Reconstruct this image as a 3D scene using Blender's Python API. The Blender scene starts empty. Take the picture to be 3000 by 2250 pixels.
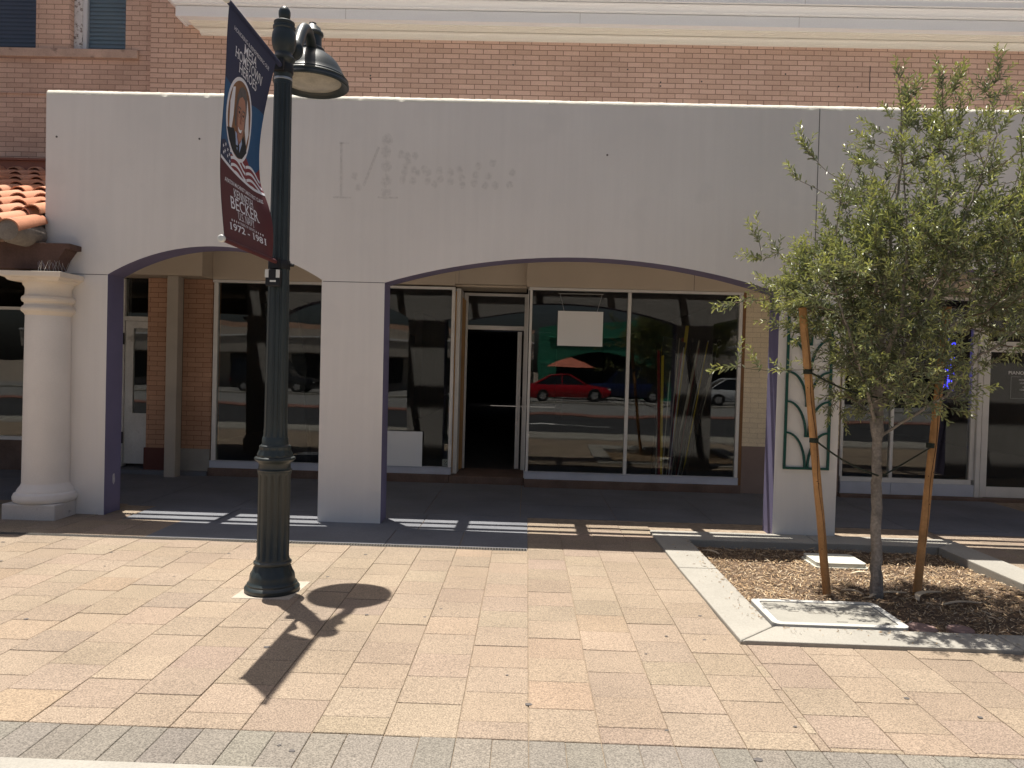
import bpy, bmesh, math, random
import numpy as np
from mathutils import Vector, Matrix, noise as mnoise
from mathutils.geometry import tessellate_polygon

PI = math.pi
C = bpy.context.scene.collection
random.seed(7)
rng = np.random.default_rng(7)

# ------------------------------------------------------------------ camera, world, sun, exposure
YAW, PITCH, ROLL = 0.0194705, -0.0190340, 0.0277368
cam_d = bpy.data.cameras.new('camera')
cam_d.sensor_fit = 'HORIZONTAL'
cam_d.sensor_width = 36.0
cam_d.lens = 2214.16 / 3000 * 36
cam_d.clip_start = 0.05
cam_d.clip_end = 2000
cam = bpy.data.objects.new('camera', cam_d)
C.objects.link(cam)
cy, sy, cp, sp = math.cos(YAW), math.sin(YAW), math.cos(PITCH), math.sin(PITCH)
fw = Vector((-sy * cp, cy * cp, sp)); rt = Vector((cy, sy, 0)); up = rt.cross(fw)
cr, sr = math.cos(ROLL), math.sin(ROLL)
rt2 = cr * rt + sr * up; up2 = -sr * rt + cr * up
cam.matrix_world = Matrix(((rt2.x, up2.x, -fw.x, 0), (rt2.y, up2.y, -fw.y, -7.40496),
                           (rt2.z, up2.z, -fw.z, 1.55), (0, 0, 0, 1)))
bpy.context.scene.camera = cam

SUN = Vector((-0.151, 0.203, 1.0)).normalized()
world = bpy.data.worlds.new("World"); bpy.context.scene.world = world
world.use_nodes = True
wn = world.node_tree
sky = wn.nodes.new('ShaderNodeTexSky'); sky.sky_type = 'NISHITA'; sky.sun_disc = False
sky.sun_elevation = math.asin(SUN.z); sky.sun_rotation = math.radians(-36.6)
sky.dust_density = 4.0; sky.ozone_density = 0.4; sky.air_density = 0.9
bg = wn.nodes['Background']; bg.inputs['Strength'].default_value = 0.055
wn.links.new(sky.outputs[0], bg.inputs['Color'])
sl = bpy.data.lights.new('sun', 'SUN'); sl.energy = 5.0; sl.angle = math.radians(0.5); sl.color = (1.0, 0.95, 0.87)
so = bpy.data.objects.new('sun', sl); C.objects.link(so)
so.rotation_euler = (-SUN).to_track_quat('-Z', 'Y').to_euler(); so.location = (0, 0, 20)
vs = bpy.context.scene.view_settings
vs.view_transform = 'Standard'; vs.look = 'None'; vs.gamma = 1; vs.use_curve_mapping = False
vs.exposure = 0.65
bpy.context.scene.cycles.max_bounces = 10
bpy.context.scene.cycles.transparent_max_bounces = 16

# ------------------------------------------------------------------ materials
def mat(name, col, rough=0.8, var=0.0, vscale=3.0, speck=0.0, sscale=120.0, bump=0.0, bscale=60.0, spec=0.3,
        metal=0.0, tone=False, dirt=None, streak=0.0):
    """procedural principled material: soft blotches (var), fine speckle (speck), vertical streaks, bump, per-face tone"""
    m = bpy.data.materials.new(name); m.use_nodes = True
    nt = m.node_tree; N = nt.nodes; L = nt.links
    b = N['Principled BSDF']
    b.inputs['Roughness'].default_value = rough
    b.inputs['Metallic'].default_value = metal
    b.inputs['Specular IOR Level'].default_value = spec
    tc = N.new('ShaderNodeTexCoord')
    cur = None
    rgb = N.new('ShaderNodeRGB'); rgb.outputs[0].default_value = (*col, 1); cur = rgb.outputs[0]
    if tone:
        at = N.new('ShaderNodeAttribute'); at.attribute_name = 'tone'
        cur = at.outputs['Color']
    def factor(src, lo, hi):
        nonlocal cur
        mr = N.new('ShaderNodeMapRange'); mr.inputs[1].default_value = 0.3; mr.inputs[2].default_value = 0.7
        mr.inputs[3].default_value = lo; mr.inputs[4].default_value = hi
        L.new(src, mr.inputs[0])
        mx = N.new('ShaderNodeVectorMath'); mx.operation = 'SCALE'
        L.new(cur, mx.inputs[0]); L.new(mr.outputs[0], mx.inputs['Scale']); cur = mx.outputs[0]
    def noisen(scale, detail=4.0, vec=None):
        n = N.new('ShaderNodeTexNoise'); n.inputs['Scale'].default_value = scale; n.inputs['Detail'].default_value = detail
        L.new(vec or tc.outputs['Object'], n.inputs['Vector']); return n.outputs['Fac']
    if var: factor(noisen(vscale, 6), 1 - var, 1 + var)
    if speck: factor(noisen(sscale, 2), 1 - speck, 1 + speck)
    if streak:
        mp = N.new('ShaderNodeMapping'); mp.inputs['Scale'].default_value = (9, 9, 0.5)
        L.new(tc.outputs['Object'], mp.inputs[0]); factor(noisen(1.6, 5, mp.outputs[0]), 1 - streak, 1 + streak)
    if dirt:
        dc, dscale, thr = dirt
        mr = N.new('ShaderNodeMapRange'); mr.inputs[1].default_value = thr; mr.inputs[2].default_value = thr + 0.12
        L.new(noisen(dscale, 8), mr.inputs[0])
        mx = N.new('ShaderNodeMix'); mx.data_type = 'RGBA'
        L.new(mr.outputs[0], mx.inputs[0]); L.new(cur, mx.inputs[6]); mx.inputs[7].default_value = (*dc, 1); cur = mx.outputs[2]
    L.new(cur, b.inputs['Base Color'])
    if bump:
        bn = N.new('ShaderNodeBump'); bn.inputs['Strength'].default_value = bump; bn.inputs['Distance'].default_value = 0.01
        L.new(noisen(bscale, 5), bn.inputs['Height']); L.new(bn.outputs[0], b.inputs['Normal'])
    return m

def brick_mat(name, c1, c2, cm, bw=0.213, bh=0.0667, mortar=0.0045, dirt=0.12, vary=0.0):
    m = bpy.data.materials.new(name); m.use_nodes = True
    nt = m.node_tree; N = nt.nodes; L = nt.links; b = N['Principled BSDF']
    b.inputs['Roughness'].default_value = 0.9; b.inputs['Specular IOR Level'].default_value = 0.15
    tc = N.new('ShaderNodeTexCoord'); sx = N.new('ShaderNodeSeparateXYZ'); L.new(tc.outputs['Object'], sx.inputs[0])
    ad = N.new('ShaderNodeMath'); ad.operation = 'ADD'; L.new(sx.outputs[0], ad.inputs[0]); L.new(sx.outputs[1], ad.inputs[1])
    cx = N.new('ShaderNodeCombineXYZ'); L.new(ad.outputs[0], cx.inputs[0]); L.new(sx.outputs[2], cx.inputs[1])
    # slight waviness so the courses are not ruler-straight
    ns = N.new('ShaderNodeTexNoise'); ns.inputs['Scale'].default_value = 6; L.new(tc.outputs['Object'], ns.inputs['Vector'])
    sb = N.new('ShaderNodeVectorMath'); sb.operation = 'MULTIPLY_ADD'
    L.new(ns.outputs['Color'], sb.inputs[0]); sb.inputs[1].default_value = (0.008, 0.006, 0); L.new(cx.outputs[0], sb.inputs[2])
    br = N.new('ShaderNodeTexBrick'); br.offset = 0.5
    br.inputs['Scale'].default_value = 1; br.inputs['Brick Width'].default_value = bw; br.inputs['Row Height'].default_value = bh
    br.inputs['Mortar Size'].default_value = mortar; br.inputs['Mortar Smooth'].default_value = 0.15; br.inputs['Bias'].default_value = 0.0
    br.inputs['Color1'].default_value = (*c1, 1); br.inputs['Color2'].default_value = (*c2, 1); br.inputs['Mortar'].default_value = (*cm, 1)
    L.new(sb.outputs[0], br.inputs['Vector'])
    n2 = N.new('ShaderNodeTexNoise'); n2.inputs['Scale'].default_value = 1.3; n2.inputs['Detail'].default_value = 8
    L.new(tc.outputs['Object'], n2.inputs['Vector'])
    mr = N.new('ShaderNodeMapRange'); mr.inputs[1].default_value = 0.3; mr.inputs[2].default_value = 0.7
    mr.inputs[3].default_value = 1 - dirt; mr.inputs[4].default_value = 1 + dirt; L.new(n2.outputs['Fac'], mr.inputs[0])
    n3 = N.new('ShaderNodeTexNoise'); n3.inputs['Scale'].default_value = 90; n3.inputs['Detail'].default_value = 3
    L.new(tc.outputs['Object'], n3.inputs['Vector'])
    m3 = N.new('ShaderNodeMapRange'); m3.inputs[1].default_value = 0.3; m3.inputs[2].default_value = 0.7
    m3.inputs[3].default_value = 0.9; m3.inputs[4].default_value = 1.1; L.new(n3.outputs['Fac'], m3.inputs[0])
    mm = N.new('ShaderNodeMath'); mm.operation = 'MULTIPLY'; L.new(mr.outputs[0], mm.inputs[0]); L.new(m3.outputs[0], mm.inputs[1])
    sc = N.new('ShaderNodeVectorMath'); sc.operation = 'SCALE'; L.new(br.outputs['Color'], sc.inputs[0]); L.new(mm.outputs[0], sc.inputs['Scale'])
    L.new(sc.outputs[0], b.inputs['Base Color'])
    bn = N.new('ShaderNodeBump'); bn.inputs['Strength'].default_value = 0.6; bn.inputs['Distance'].default_value = 0.006; bn.invert = True
    L.new(br.outputs['Fac'], bn.inputs['Height']); L.new(bn.outputs[0], b.inputs['Normal'])
    return m

def glass_mat(name, tint=(0.80, 0.82, 0.81), refl=0.044, wave=0.0014):
    m = bpy.data.materials.new(name); m.use_nodes = True
    nt = m.node_tree; N = nt.nodes; L = nt.links
    N.remove(N['Principled BSDF']); out = N['Material Output']
    tr = N.new('ShaderNodeBsdfTransparent'); tr.inputs[0].default_value = (*tint, 1)
    gl = N.new('ShaderNodeBsdfGlossy'); gl.inputs['Roughness'].default_value = 0.0; gl.inputs[0].default_value = (1, 1, 1, 1)
    lw = N.new('ShaderNodeLayerWeight'); lw.inputs[0].default_value = 0.5
    pw = N.new('ShaderNodeMath'); pw.operation = 'POWER'; L.new(lw.outputs['Facing'], pw.inputs[0]); pw.inputs[1].default_value = 4
    ma = N.new('ShaderNodeMath'); ma.operation = 'MULTIPLY_ADD'; L.new(pw.outputs[0], ma.inputs[0])
    ma.inputs[1].default_value = 1 - refl; ma.inputs[2].default_value = refl
    mx = N.new('ShaderNodeMixShader'); L.new(ma.outputs[0], mx.inputs[0]); L.new(tr.outputs[0], mx.inputs[1]); L.new(gl.outputs[0], mx.inputs[2])
    tc = N.new('ShaderNodeTexCoord'); ns = N.new('ShaderNodeTexNoise'); ns.inputs['Scale'].default_value = 1.4; ns.inputs['Detail'].default_value = 1
    L.new(tc.outputs['Object'], ns.inputs['Vector'])
    bn = N.new('ShaderNodeBump'); bn.inputs['Strength'].default_value = 1.0; bn.inputs['Distance'].default_value = wave
    L.new(ns.outputs['Fac'], bn.inputs['Height']); L.new(bn.outputs[0], gl.inputs['Normal'])
    L.new(mx.outputs[0], out.inputs['Surface'])
    return m

def leaf_mat(name):
    m = bpy.data.materials.new(name); m.use_nodes = True
    nt = m.node_tree; N = nt.nodes; L = nt.links; b = N['Principled BSDF']; out = N['Material Output']
    at = N.new('ShaderNodeAttribute'); at.attribute_name = 'tone'
    L.new(at.outputs['Color'], b.inputs['Base Color'])
    b.inputs['Roughness'].default_value = 0.42; b.inputs['Specular IOR Level'].default_value = 0.75
    tl = N.new('ShaderNodeBsdfTranslucent')
    mv = N.new('ShaderNodeMix'); mv.data_type = 'RGBA'; mv.blend_type = 'MULTIPLY'; mv.inputs[0].default_value = 1
    L.new(at.outputs['Color'], mv.inputs[6]); mv.inputs[7].default_value = (1.5, 1.5, 0.7, 1); L.new(mv.outputs[2], tl.inputs[0])
    mx = N.new('ShaderNodeMixShader'); mx.inputs[0].default_value = 0.2
    L.new(b.outputs[0], mx.inputs[1]); L.new(tl.outputs[0], mx.inputs[2]); L.new(mx.outputs[0], out.inputs['Surface'])
    return m

def emit_mat(name, col, s):
    m = bpy.data.materials.new(name); m.use_nodes = True
    b = m.node_tree.nodes['Principled BSDF']; b.inputs['Base Color'].default_value = (0, 0, 0.02, 1)
    b.inputs['Emission Color'].default_value = (*col, 1); b.inputs['Emission Strength'].default_value = s
    return m

M = dict(
    stucco=mat('stucco', (0.79, 0.748, 0.705), 0.9, 0.045, 0.8, 0.03, 160, 0.3, 200, 0.15, streak=0.02, dirt=((0.765, 0.725, 0.685), 2.2, 0.58)),
    cap=mat('weathered_cap_paint', (0.80, 0.75, 0.64), 0.9, 0.10, 7, 0.06, 90, 0.4, 60, 0.1, dirt=((0.25, 0.2, 0.16), 22, 0.68)),
    purple=mat('purple_paint', (0.19, 0.172, 0.275), 0.8, 0.10, 2, 0.03, 120, 0.25, 120, 0.2),
    scuff=mat('pale_paint_scuff', (0.56, 0.54, 0.56), 0.9, 0.15, 40),
    seam=mat('filled_seam', (0.58, 0.56, 0.54), 0.9, 0.1, 20),
    ghost2=mat('faint_glue_halo', (0.727, 0.686, 0.645), 0.9, 0.08, 30, 0.04, 120),
    joint=mat('dark_joint', (0.10, 0.09, 0.085), 0.95),  # flat dark colour for caulked joints, grooves and holes
    ghost=mat('glue_stain', (0.685, 0.646, 0.607), 0.9, 0.10, 30, 0.05, 120),
    deck=mat('white_roof_coating', (0.84, 0.82, 0.79), 0.85, 0.05, 2),
    slat=mat('painted_slat', (0.34, 0.30, 0.27), 0.8, 0.08, 4),
    tan=mat('tan_fascia_paint', (0.56, 0.475, 0.38), 0.85, 0.06, 1.5, 0.02, 140, 0.1, 160, 0.15),
    brick=brick_mat('pink_brick', (0.72, 0.50, 0.39), (0.61, 0.41, 0.31), (0.31, 0.19, 0.145), mortar=0.005, dirt=0.06),
    brick_l=brick_mat('weathered_pink_brick', (0.70, 0.485, 0.375), (0.59, 0.395, 0.30), (0.34, 0.215, 0.165), dirt=0.14),
    brick_d=brick_mat('orange_painted_brick', (0.50, 0.30, 0.20), (0.43, 0.25, 0.165), (0.20, 0.10, 0.065), mortar=0.003, dirt=0.15),
    brick_c=brick_mat('cream_painted_brick', (0.78, 0.67, 0.49), (0.73, 0.62, 0.45), (0.48, 0.39, 0.27), mortar=0.002, dirt=0.1),
    cornice=mat('white_cornice_paint', (0.87, 0.865, 0.86), 0.75, 0.0, 1.5, 0.02, 60),
    cornice2=mat('bounce_tinted_cornice_paint', (0.85, 0.81, 0.72), 0.8, 0.0, 2.5, 0.03, 60),
    sill=mat('stained_stone_sill', (0.52, 0.37, 0.29), 0.9, 0.14, 5, 0.08, 60, 0.2, 40, dirt=((0.24, 0.17, 0.14), 9, 0.60)),
    white=mat('white_window_paint', (0.72, 0.72, 0.73), 0.6, 0.05, 6),
    peel=mat('peeling_white_paint', (0.70, 0.69, 0.68), 0.85, 0.08, 10, 0.05, 80, 0.4, 50, dirt=((0.22, 0.18, 0.16), 26, 0.52)),
    blind=mat('teal_blind', (0.29, 0.36, 0.38), 0.55, 0.06, 3),
    blind2=mat('navy_blind', (0.12, 0.13, 0.165), 0.55, 0.06, 3),
    alu=mat('aluminium_frame', (0.74, 0.72, 0.69), 0.45, 0.06, 5, 0.03, 90, metal=0.15, spec=0.4),
    kick=mat('grey_blue_sill_paint', (0.56, 0.58, 0.65), 0.6, 0.06, 4, 0.03, 90, spec=0.3),
    brownbase=mat('brown_base_course', (0.17, 0.115, 0.09), 0.85, 0.2, 4, 0.1, 60, 0.2, 40),
    ply=mat('plywood', (0.60, 0.36, 0.17), 0.7, 0.12, 3, streak=0.15),
    woodtrim=mat('varnished_trim', (0.24, 0.12, 0.05), 0.6, 0.15, 6, streak=0.15),
    doorwhite=mat('old_white_door', (0.66, 0.65, 0.62), 0.6, 0.10, 3, 0.05, 50, dirt=((0.30, 0.28, 0.25), 4, 0.62)),
    post=mat('grey_post_paint', (0.43, 0.38, 0.32), 0.8, 0.08, 3),
    maroonbase=mat('maroon_base_paint', (0.115, 0.04, 0.032), 0.7, 0.15, 4),
    greybase=mat('grey_plaster_base', (0.33, 0.31, 0.28), 0.85, 0.12, 4, 0.05, 60),
    mauvebase=mat('mauve_base_paint', (0.27, 0.20, 0.17), 0.85, 0.08, 4),
    glass=glass_mat('shop_glass'),
    glass2=glass_mat('upper_glass', (0.93, 0.94, 0.95), 0.03),
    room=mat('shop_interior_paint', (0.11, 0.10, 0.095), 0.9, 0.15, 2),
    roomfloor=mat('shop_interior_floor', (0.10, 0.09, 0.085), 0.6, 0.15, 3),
    dark=mat('dark_metal', (0.02, 0.02, 0.022), 0.5),
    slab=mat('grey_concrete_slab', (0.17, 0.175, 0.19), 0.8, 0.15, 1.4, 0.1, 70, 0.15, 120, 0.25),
    paver=mat('paver', (0.4, 0.3, 0.2), 0.72, 0.10, 1.3, 0.42, 150, 0.5, 180, 0.25, tone=True),
    sand=mat('joint_sand', (0.30, 0.235, 0.17), 0.95, 0.25, 14, 0.2, 200),
    kerb=mat('pale_concrete', (0.34, 0.32, 0.28), 0.85, 0.08, 2.2, 0.08, 90, 0.25, 120, 0.2, dirt=((0.25, 0.22, 0.18), 38, 0.675)),
    pad=mat('lamp_pad_concrete', (0.44, 0.38, 0.31), 0.85, 0.12, 6, 0.12, 120, 0.3, 140),
    asphalt=mat('asphalt', (0.05, 0.05, 0.052), 0.85, 0.15, 1.0, 0.2, 150, 0.2, 200),
    roadpaint=mat('road_paint', (0.7, 0.7, 0.68), 0.7, 0.1, 6),
    farroad=mat('pale_far_road', (0.24, 0.235, 0.225), 0.85, 0.1, 0.8),
    redbrickroad=mat('red_brick_strip', (0.26, 0.13, 0.10), 0.85, 0.15, 3),
    earth=mat('dry_ground', (0.30, 0.25, 0.20), 0.95, 0.2, 0.4),
    lampgreen=mat('dark_green_lamp_paint', (0.020, 0.028, 0.028), 0.40, 0.25, 5, bump=0.08, bscale=140, spec=0.6),
    lens=mat('dusty_lamp_lens', (0.42, 0.39, 0.32), 0.35, 0.18, 9, 0.1, 60, spec=0.5),
    steel=mat('steel', (0.45, 0.45, 0.45), 0.35, metal=0.8),
    plastic=mat('white_plastic', (0.72, 0.71, 0.66), 0.5),
    drain=mat('cast_iron_grate', (0.17, 0.155, 0.135), 0.7, 0.2, 20),
    pit_shade=mat('painted_drain_shade', (0.008, 0.008, 0.008), 1.0),
    bark=mat('grey_bark', (0.27, 0.235, 0.20), 0.95, 0.3, 14, 0.2, 60, 0.9, 45, 0.1, streak=0.25),
    twig=mat('brown_twig', (0.16, 0.12, 0.085), 0.9, 0.2, 20),
    leaf=leaf_mat('willow_leaf'),
    stake=mat('orange_timber_stake', (0.42, 0.225, 0.095), 0.75, 0.22, 7, 0.08, 60, 0.3, 40, 0.2, streak=0.30),
    crack=mat('timber_crack', (0.06, 0.025, 0.012), 0.95),
    strap=mat('green_tie_strap', (0.022, 0.028, 0.018), 0.6, 0.3, 60),
    chip=mat('wood_chip', (0.4, 0.3, 0.2), 0.9, 0.12, 30, tone=True),
    soil=mat('dark_mulch_bed', (0.13, 0.09, 0.06), 0.95, 0.35, 14, 0.3, 90, 0.6, 60),
    box=mat('polymer_concrete_lid', (0.32, 0.305, 0.265), 0.8, 0.06, 6, 0.06, 90, 0.2, 150),
    boxrim=mat('pale_box_rim', (0.46, 0.45, 0.42), 0.75, 0.06, 8),
    boxmark=mat('worn_lid_marking', (0.19, 0.175, 0.15), 0.85, 0.15, 40),
    valve=mat('sun_bleached_plastic', (0.58, 0.57, 0.49), 0.6, 0.08, 8),
    roundlid=mat('faded_purple_plastic', (0.27, 0.18, 0.16), 0.7, 0.2, 14),
    trellis=mat('dark_green_iron', (0.012, 0.075, 0.058), 0.5, 0.2, 20, bump=0.2, bscale=80, dirt=((0.24, 0.24, 0.2), 38, 0.72)),
    tile=mat('terracotta_tile', (0.52, 0.23, 0.13), 0.85, 0.15, 3, 0.08, 60, 0.25, 80, tone=True),
    mortar=mat('grey_roof_mortar', (0.22, 0.19, 0.16), 0.95, 0.2, 8, 0.1, 60, 0.4, 40),
    beam=mat('dark_brown_timber', (0.105, 0.06, 0.048), 0.8, 0.2, 4, 0.1, 60, 0.3, 30, streak=0.1),
    redfascia=mat('red_brown_fascia', (0.29, 0.12, 0.08), 0.75, 0.06, 3),
    column=mat('column_paint', (0.77, 0.72, 0.67), 0.85, 0.06, 2, 0.03, 140, 0.2, 160, 0.15),
    colcap=mat('cream_capital_paint', (0.78, 0.69, 0.58), 0.85, 0.06, 3, 0.03, 120, 0.2, 120, 0.15),
    plinth=mat('worn_plinth_paint', (0.62, 0.57, 0.52), 0.9, 0.1, 3, 0.05, 90, 0.3, 60, dirt=((0.2, 0.17, 0.15), 11, 0.66)),
    sign=mat('plain_white_board', (0.88, 0.88, 0.88), 0.7),
    letters=mat('white_vinyl_lettering', (0.75, 0.75, 0.75), 0.6),
    neon=emit_mat('blue_neon', (0.05, 0.05, 1.0), 3.0),
    board=mat('pale_timber_board', (0.60, 0.49, 0.35), 0.7, 0.1, 4),
    navy=mat('banner_navy', (0.035, 0.042, 0.088), 0.65, 0.03, 3),
    blue=mat('banner_blue', (0.028, 0.095, 0.215), 0.65, 0.08, 4),
    maroon=mat('banner_maroon', (0.105, 0.030, 0.033), 0.65, 0.05, 3),
    bwhite=mat('banner_white', (0.78, 0.78, 0.82), 0.65),
    bred=mat('banner_red', (0.22, 0.035, 0.04), 0.65, 0.1, 14),
    skin=mat('printed_skin', (0.42, 0.215, 0.15), 0.65, 0.06, 12),
    skin2=mat('printed_skin_shade', (0.27, 0.12, 0.085), 0.65),
    hair=mat('printed_grey_hair', (0.13, 0.115, 0.11), 0.65, 0.15, 40),
    suit=mat('printed_dark_suit', (0.018, 0.02, 0.024), 0.65),
    shirt=mat('printed_blue_shirt', (0.36, 0.45, 0.66), 0.65),
    pbrown=mat('printed_brown_background', (0.24, 0.12, 0.06), 0.65, 0.25, 8),
    green=mat('green_stucco', (0.05, 0.27, 0.17), 0.85, 0.05, 1),
    tanwall=mat('tan_stucco', (0.50, 0.45, 0.39), 0.85, 0.06, 1),
    shade=mat('dark_opening', (0.03, 0.03, 0.03), 0.6),
    rooftile=mat('brown_roof_tile', (0.26, 0.16, 0.11), 0.9, 0.2, 3),
    carred=mat('red_car_paint', (0.42, 0.012, 0.02), 0.25, spec=0.6),
    carblue=mat('dark_blue_car_paint', (0.012, 0.02, 0.07), 0.25, spec=0.6),
    carwhite=mat('silver_white_car_paint', (0.66, 0.68, 0.70), 0.25, spec=0.6),
    carblack=mat('black_car_paint', (0.012, 0.012, 0.014), 0.25, spec=0.6),
    carglass=mat('tinted_car_glass', (0.012, 0.014, 0.016), 0.08, spec=0.7),
    tyre=mat('tyre_rubber', (0.02, 0.02, 0.02), 0.8),
    rim=mat('alloy_rim', (0.5, 0.5, 0.5), 0.35, metal=0.7),
    taillight=mat('red_tail_light', (0.35, 0.01, 0.01), 0.3),
    umbrella=mat('coral_canvas', (0.62, 0.20, 0.13), 0.8, 0.05, 4),
)

# ------------------------------------------------------------------ mesh builder
WO = {}
class MB:
    def __init__(s): s.v = []; s.f = []; s.mi = []; s.t = []; s.calls = []
    def add(s, vs_, fs, m=0, tone=None):
        o = len(s.v); s.v += [tuple(p) for p in vs_]; s.calls.append((vs_, fs, m, tone))
        for f in fs: s.f.append([i + o for i in f]); s.mi.append(m); s.t.append(tone or (1, 1, 1))
        return s
    def box(s, x0, x1, y0, y1, z0, z1, m=0, tone=None):
        return s.add([(x0, y0, z0), (x1, y0, z0), (x1, y1, z0), (x0, y1, z0), (x0, y0, z1), (x1, y0, z1), (x1, y1, z1), (x0, y1, z1)],
                     [(0, 3, 2, 1), (4, 5, 6, 7), (0, 1, 5, 4), (1, 2, 6, 5), (2, 3, 7, 6), (3, 0, 4, 7)], m, tone)
    def bar(s, a, b, w, h, m=0, upv=(0, 0, 1), w2=None, h2=None):
        a = Vector(a); b = Vector(b); d = (b - a).normalized(); u = Vector(upv)
        if abs(d.dot(u)) > 0.98: u = Vector((0, 1, 0))
        r = d.cross(u).normalized(); u = r.cross(d)
        w2 = w if w2 is None else w2; h2 = h if h2 is None else h2
        P = []
        for q, ww, hh in ((a, w, h), (b, w2, h2)):
            P += [q - r * ww / 2 - u * hh / 2, q + r * ww / 2 - u * hh / 2, q + r * ww / 2 + u * hh / 2, q - r * ww / 2 + u * hh / 2]
        return s.add(P, [(3, 2, 1, 0), (4, 5, 6, 7), (0, 1, 5, 4), (1, 2, 6, 5), (2, 3, 7, 6), (3, 0, 4, 7)], m)
    def lathe(s, prof, c=(0, 0), n=32, m=0, fn=None, axis='z', off=0.0, cap=True):
        V = []
        for r, z in prof:
            for k in range(n):
                a = 2 * PI * k / n + off; rr = fn(a, r, z) if fn else r
                if axis == 'z': V.append((c[0] + rr * math.cos(a), c[1] + rr * math.sin(a), z))
                elif axis == 'y': V.append((c[0] + rr * math.cos(a), z, c[1] + rr * math.sin(a)))
                else: V.append((z, c[0] + rr * math.cos(a), c[1] + rr * math.sin(a)))
        F = []
        for i in range(len(prof) - 1):
            for k in range(n):
                k2 = (k + 1) % n
                F.append((i * n + k, i * n + k2, (i + 1) * n + k2, (i + 1) * n + k))
        if cap:
            F.append(tuple(reversed(range(n)))); F.append(tuple(range((len(prof) - 1) * n, len(prof) * n)))
        return s.add(V, F, m)
    def tube(s, pts, r, n=8, m=0, cap=True):
        pts = [Vector(p) for p in pts]; V = []; u = None
        for i, p in enumerate(pts):
            d = (pts[min(i + 1, len(pts) - 1)] - pts[max(i - 1, 0)]).normalized()
            if u is None:
                u = Vector((0, 0, 1)) if abs(d.z) < 0.9 else Vector((1, 0, 0))
            u = (u - d * u.dot(d)).normalized(); w = d.cross(u)
            rr = r[i] if isinstance(r, (list, tuple)) else r
            for k in range(n):
                a = 2 * PI * k / n; V.append(p + (u * math.cos(a) + w * math.sin(a)) * rr)
        F = []
        for i in range(len(pts) - 1):
            for k in range(n):
                k2 = (k + 1) % n; F.append((i * n + k, i * n + k2, (i + 1) * n + k2, (i + 1) * n + k))
        if cap: F.append(tuple(reversed(range(n)))); F.append(tuple(range((len(pts) - 1) * n, len(pts) * n)))
        return s.add(V, F, m)
    def prism(s, poly, y0, y1, m=0, plane='xz', sides=True, front=True, back=True):
        """extrude a 2-D polygon (xz along y, or xy along z, or yz along x)"""
        def P(p, t):
            return (p[0], t, p[1]) if plane == 'xz' else ((p[0], p[1], t) if plane == 'xy' else (t, p[0], p[1]))
        n = len(poly); tri = tessellate_polygon([[Vector((p[0], p[1], 0)) for p in poly]])
        V = [P(p, y0) for p in poly] + [P(p, y1) for p in poly]; F = []
        if front: F += [tuple(t) for t in tri]
        if back: F += [tuple(i + n for i in reversed(t)) for t in tri]
        if sides: F += [(i, (i + 1) % n, (i + 1) % n + n, i + n) for i in range(n)]
        return s.add(V, F, m)
    def sheet(s, fn, nu, nv, m=0):
        V = [fn(i / nu, j / nv) for j in range(nv + 1) for i in range(nu + 1)]
        F = [(j * (nu + 1) + i, j * (nu + 1) + i + 1, (j + 1) * (nu + 1) + i + 1, (j + 1) * (nu + 1) + i) for j in range(nv) for i in range(nu)]
        return s.add(V, F, m)
    def build_each(s, name, mats, parent=None, **kw):
        """one object per added piece"""
        for c in s.calls: q = MB(); q.add(*c); q.build(name, mats, parent, **kw)
    def build(s, name, mats, parent=None, smooth=False, bevel=0.0, normals=True, angle=35):
        me = bpy.data.meshes.new(name); me.from_pydata(s.v, [], s.f)
        for q in (mats if isinstance(mats, (list, tuple)) else [mats]): me.materials.append(M[q] if isinstance(q, str) else q)
        me.polygons.foreach_set('material_index', s.mi)
        at = me.attributes.new('tone', 'FLOAT_COLOR', 'FACE')
        at.data.foreach_set('color', np.array([(*t, 1.0) for t in s.t], dtype=np.float32).ravel())
        if normals:
            bm = bmesh.new(); bm.from_mesh(me); bmesh.ops.recalc_face_normals(bm, faces=bm.faces); bm.to_mesh(me); bm.free()
        if smooth:
            me.polygons.foreach_set('use_smooth', [True] * len(me.polygons)); me.set_sharp_from_angle(angle=math.radians(angle))
        me.update()
        o = bpy.data.objects.new(name, me); C.objects.link(o)
        if parent:
            o.parent = parent; o.location = tuple(-c for c in WO[parent.name]) 
        WO[o.name] = (0, 0, 0)
        if bevel:
            b = o.modifiers.new('bevel', 'BEVEL'); b.width = bevel; b.segments = 2; b.limit_method = 'ANGLE'
        return o

def tag(o, label=None, cat=None, group=None, kind=None):
    if label: o['label'] = label
    if cat: o['category'] = cat
    if group: o['group'] = group
    if kind: o['kind'] = kind
    return o
def thing(name, label, cat, loc=(0, 0, 0), group=None):
    o = bpy.data.objects.new(name, None); o.empty_display_size = 0.2; C.objects.link(o); o.location = loc; WO[o.name] = tuple(loc)
    return tag(o, label, cat, group)
def struct(o): o['kind'] = 'structure'; return o

def text_geo(body, size=1.0, bold=0.0, xs=1.0):
    cu = bpy.data.curves.new('t', 'FONT'); cu.body = body; cu.size = size; cu.align_x = 'CENTER'; cu.align_y = 'CENTER'; cu.offset = bold
    cu.resolution_u = 3
    o = bpy.data.objects.new('t', cu); C.objects.link(o); bpy.context.view_layer.update()
    dg = bpy.context.evaluated_depsgraph_get(); me = o.evaluated_get(dg).to_mesh()
    V = [(v.co.x * xs, v.co.y) for v in me.vertices]; F = [tuple(p.vertices) for p in me.polygons]
    o.evaluated_get(dg).to_mesh_clear(); bpy.data.objects.remove(o); bpy.data.curves.remove(cu)
    return V, F

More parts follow.
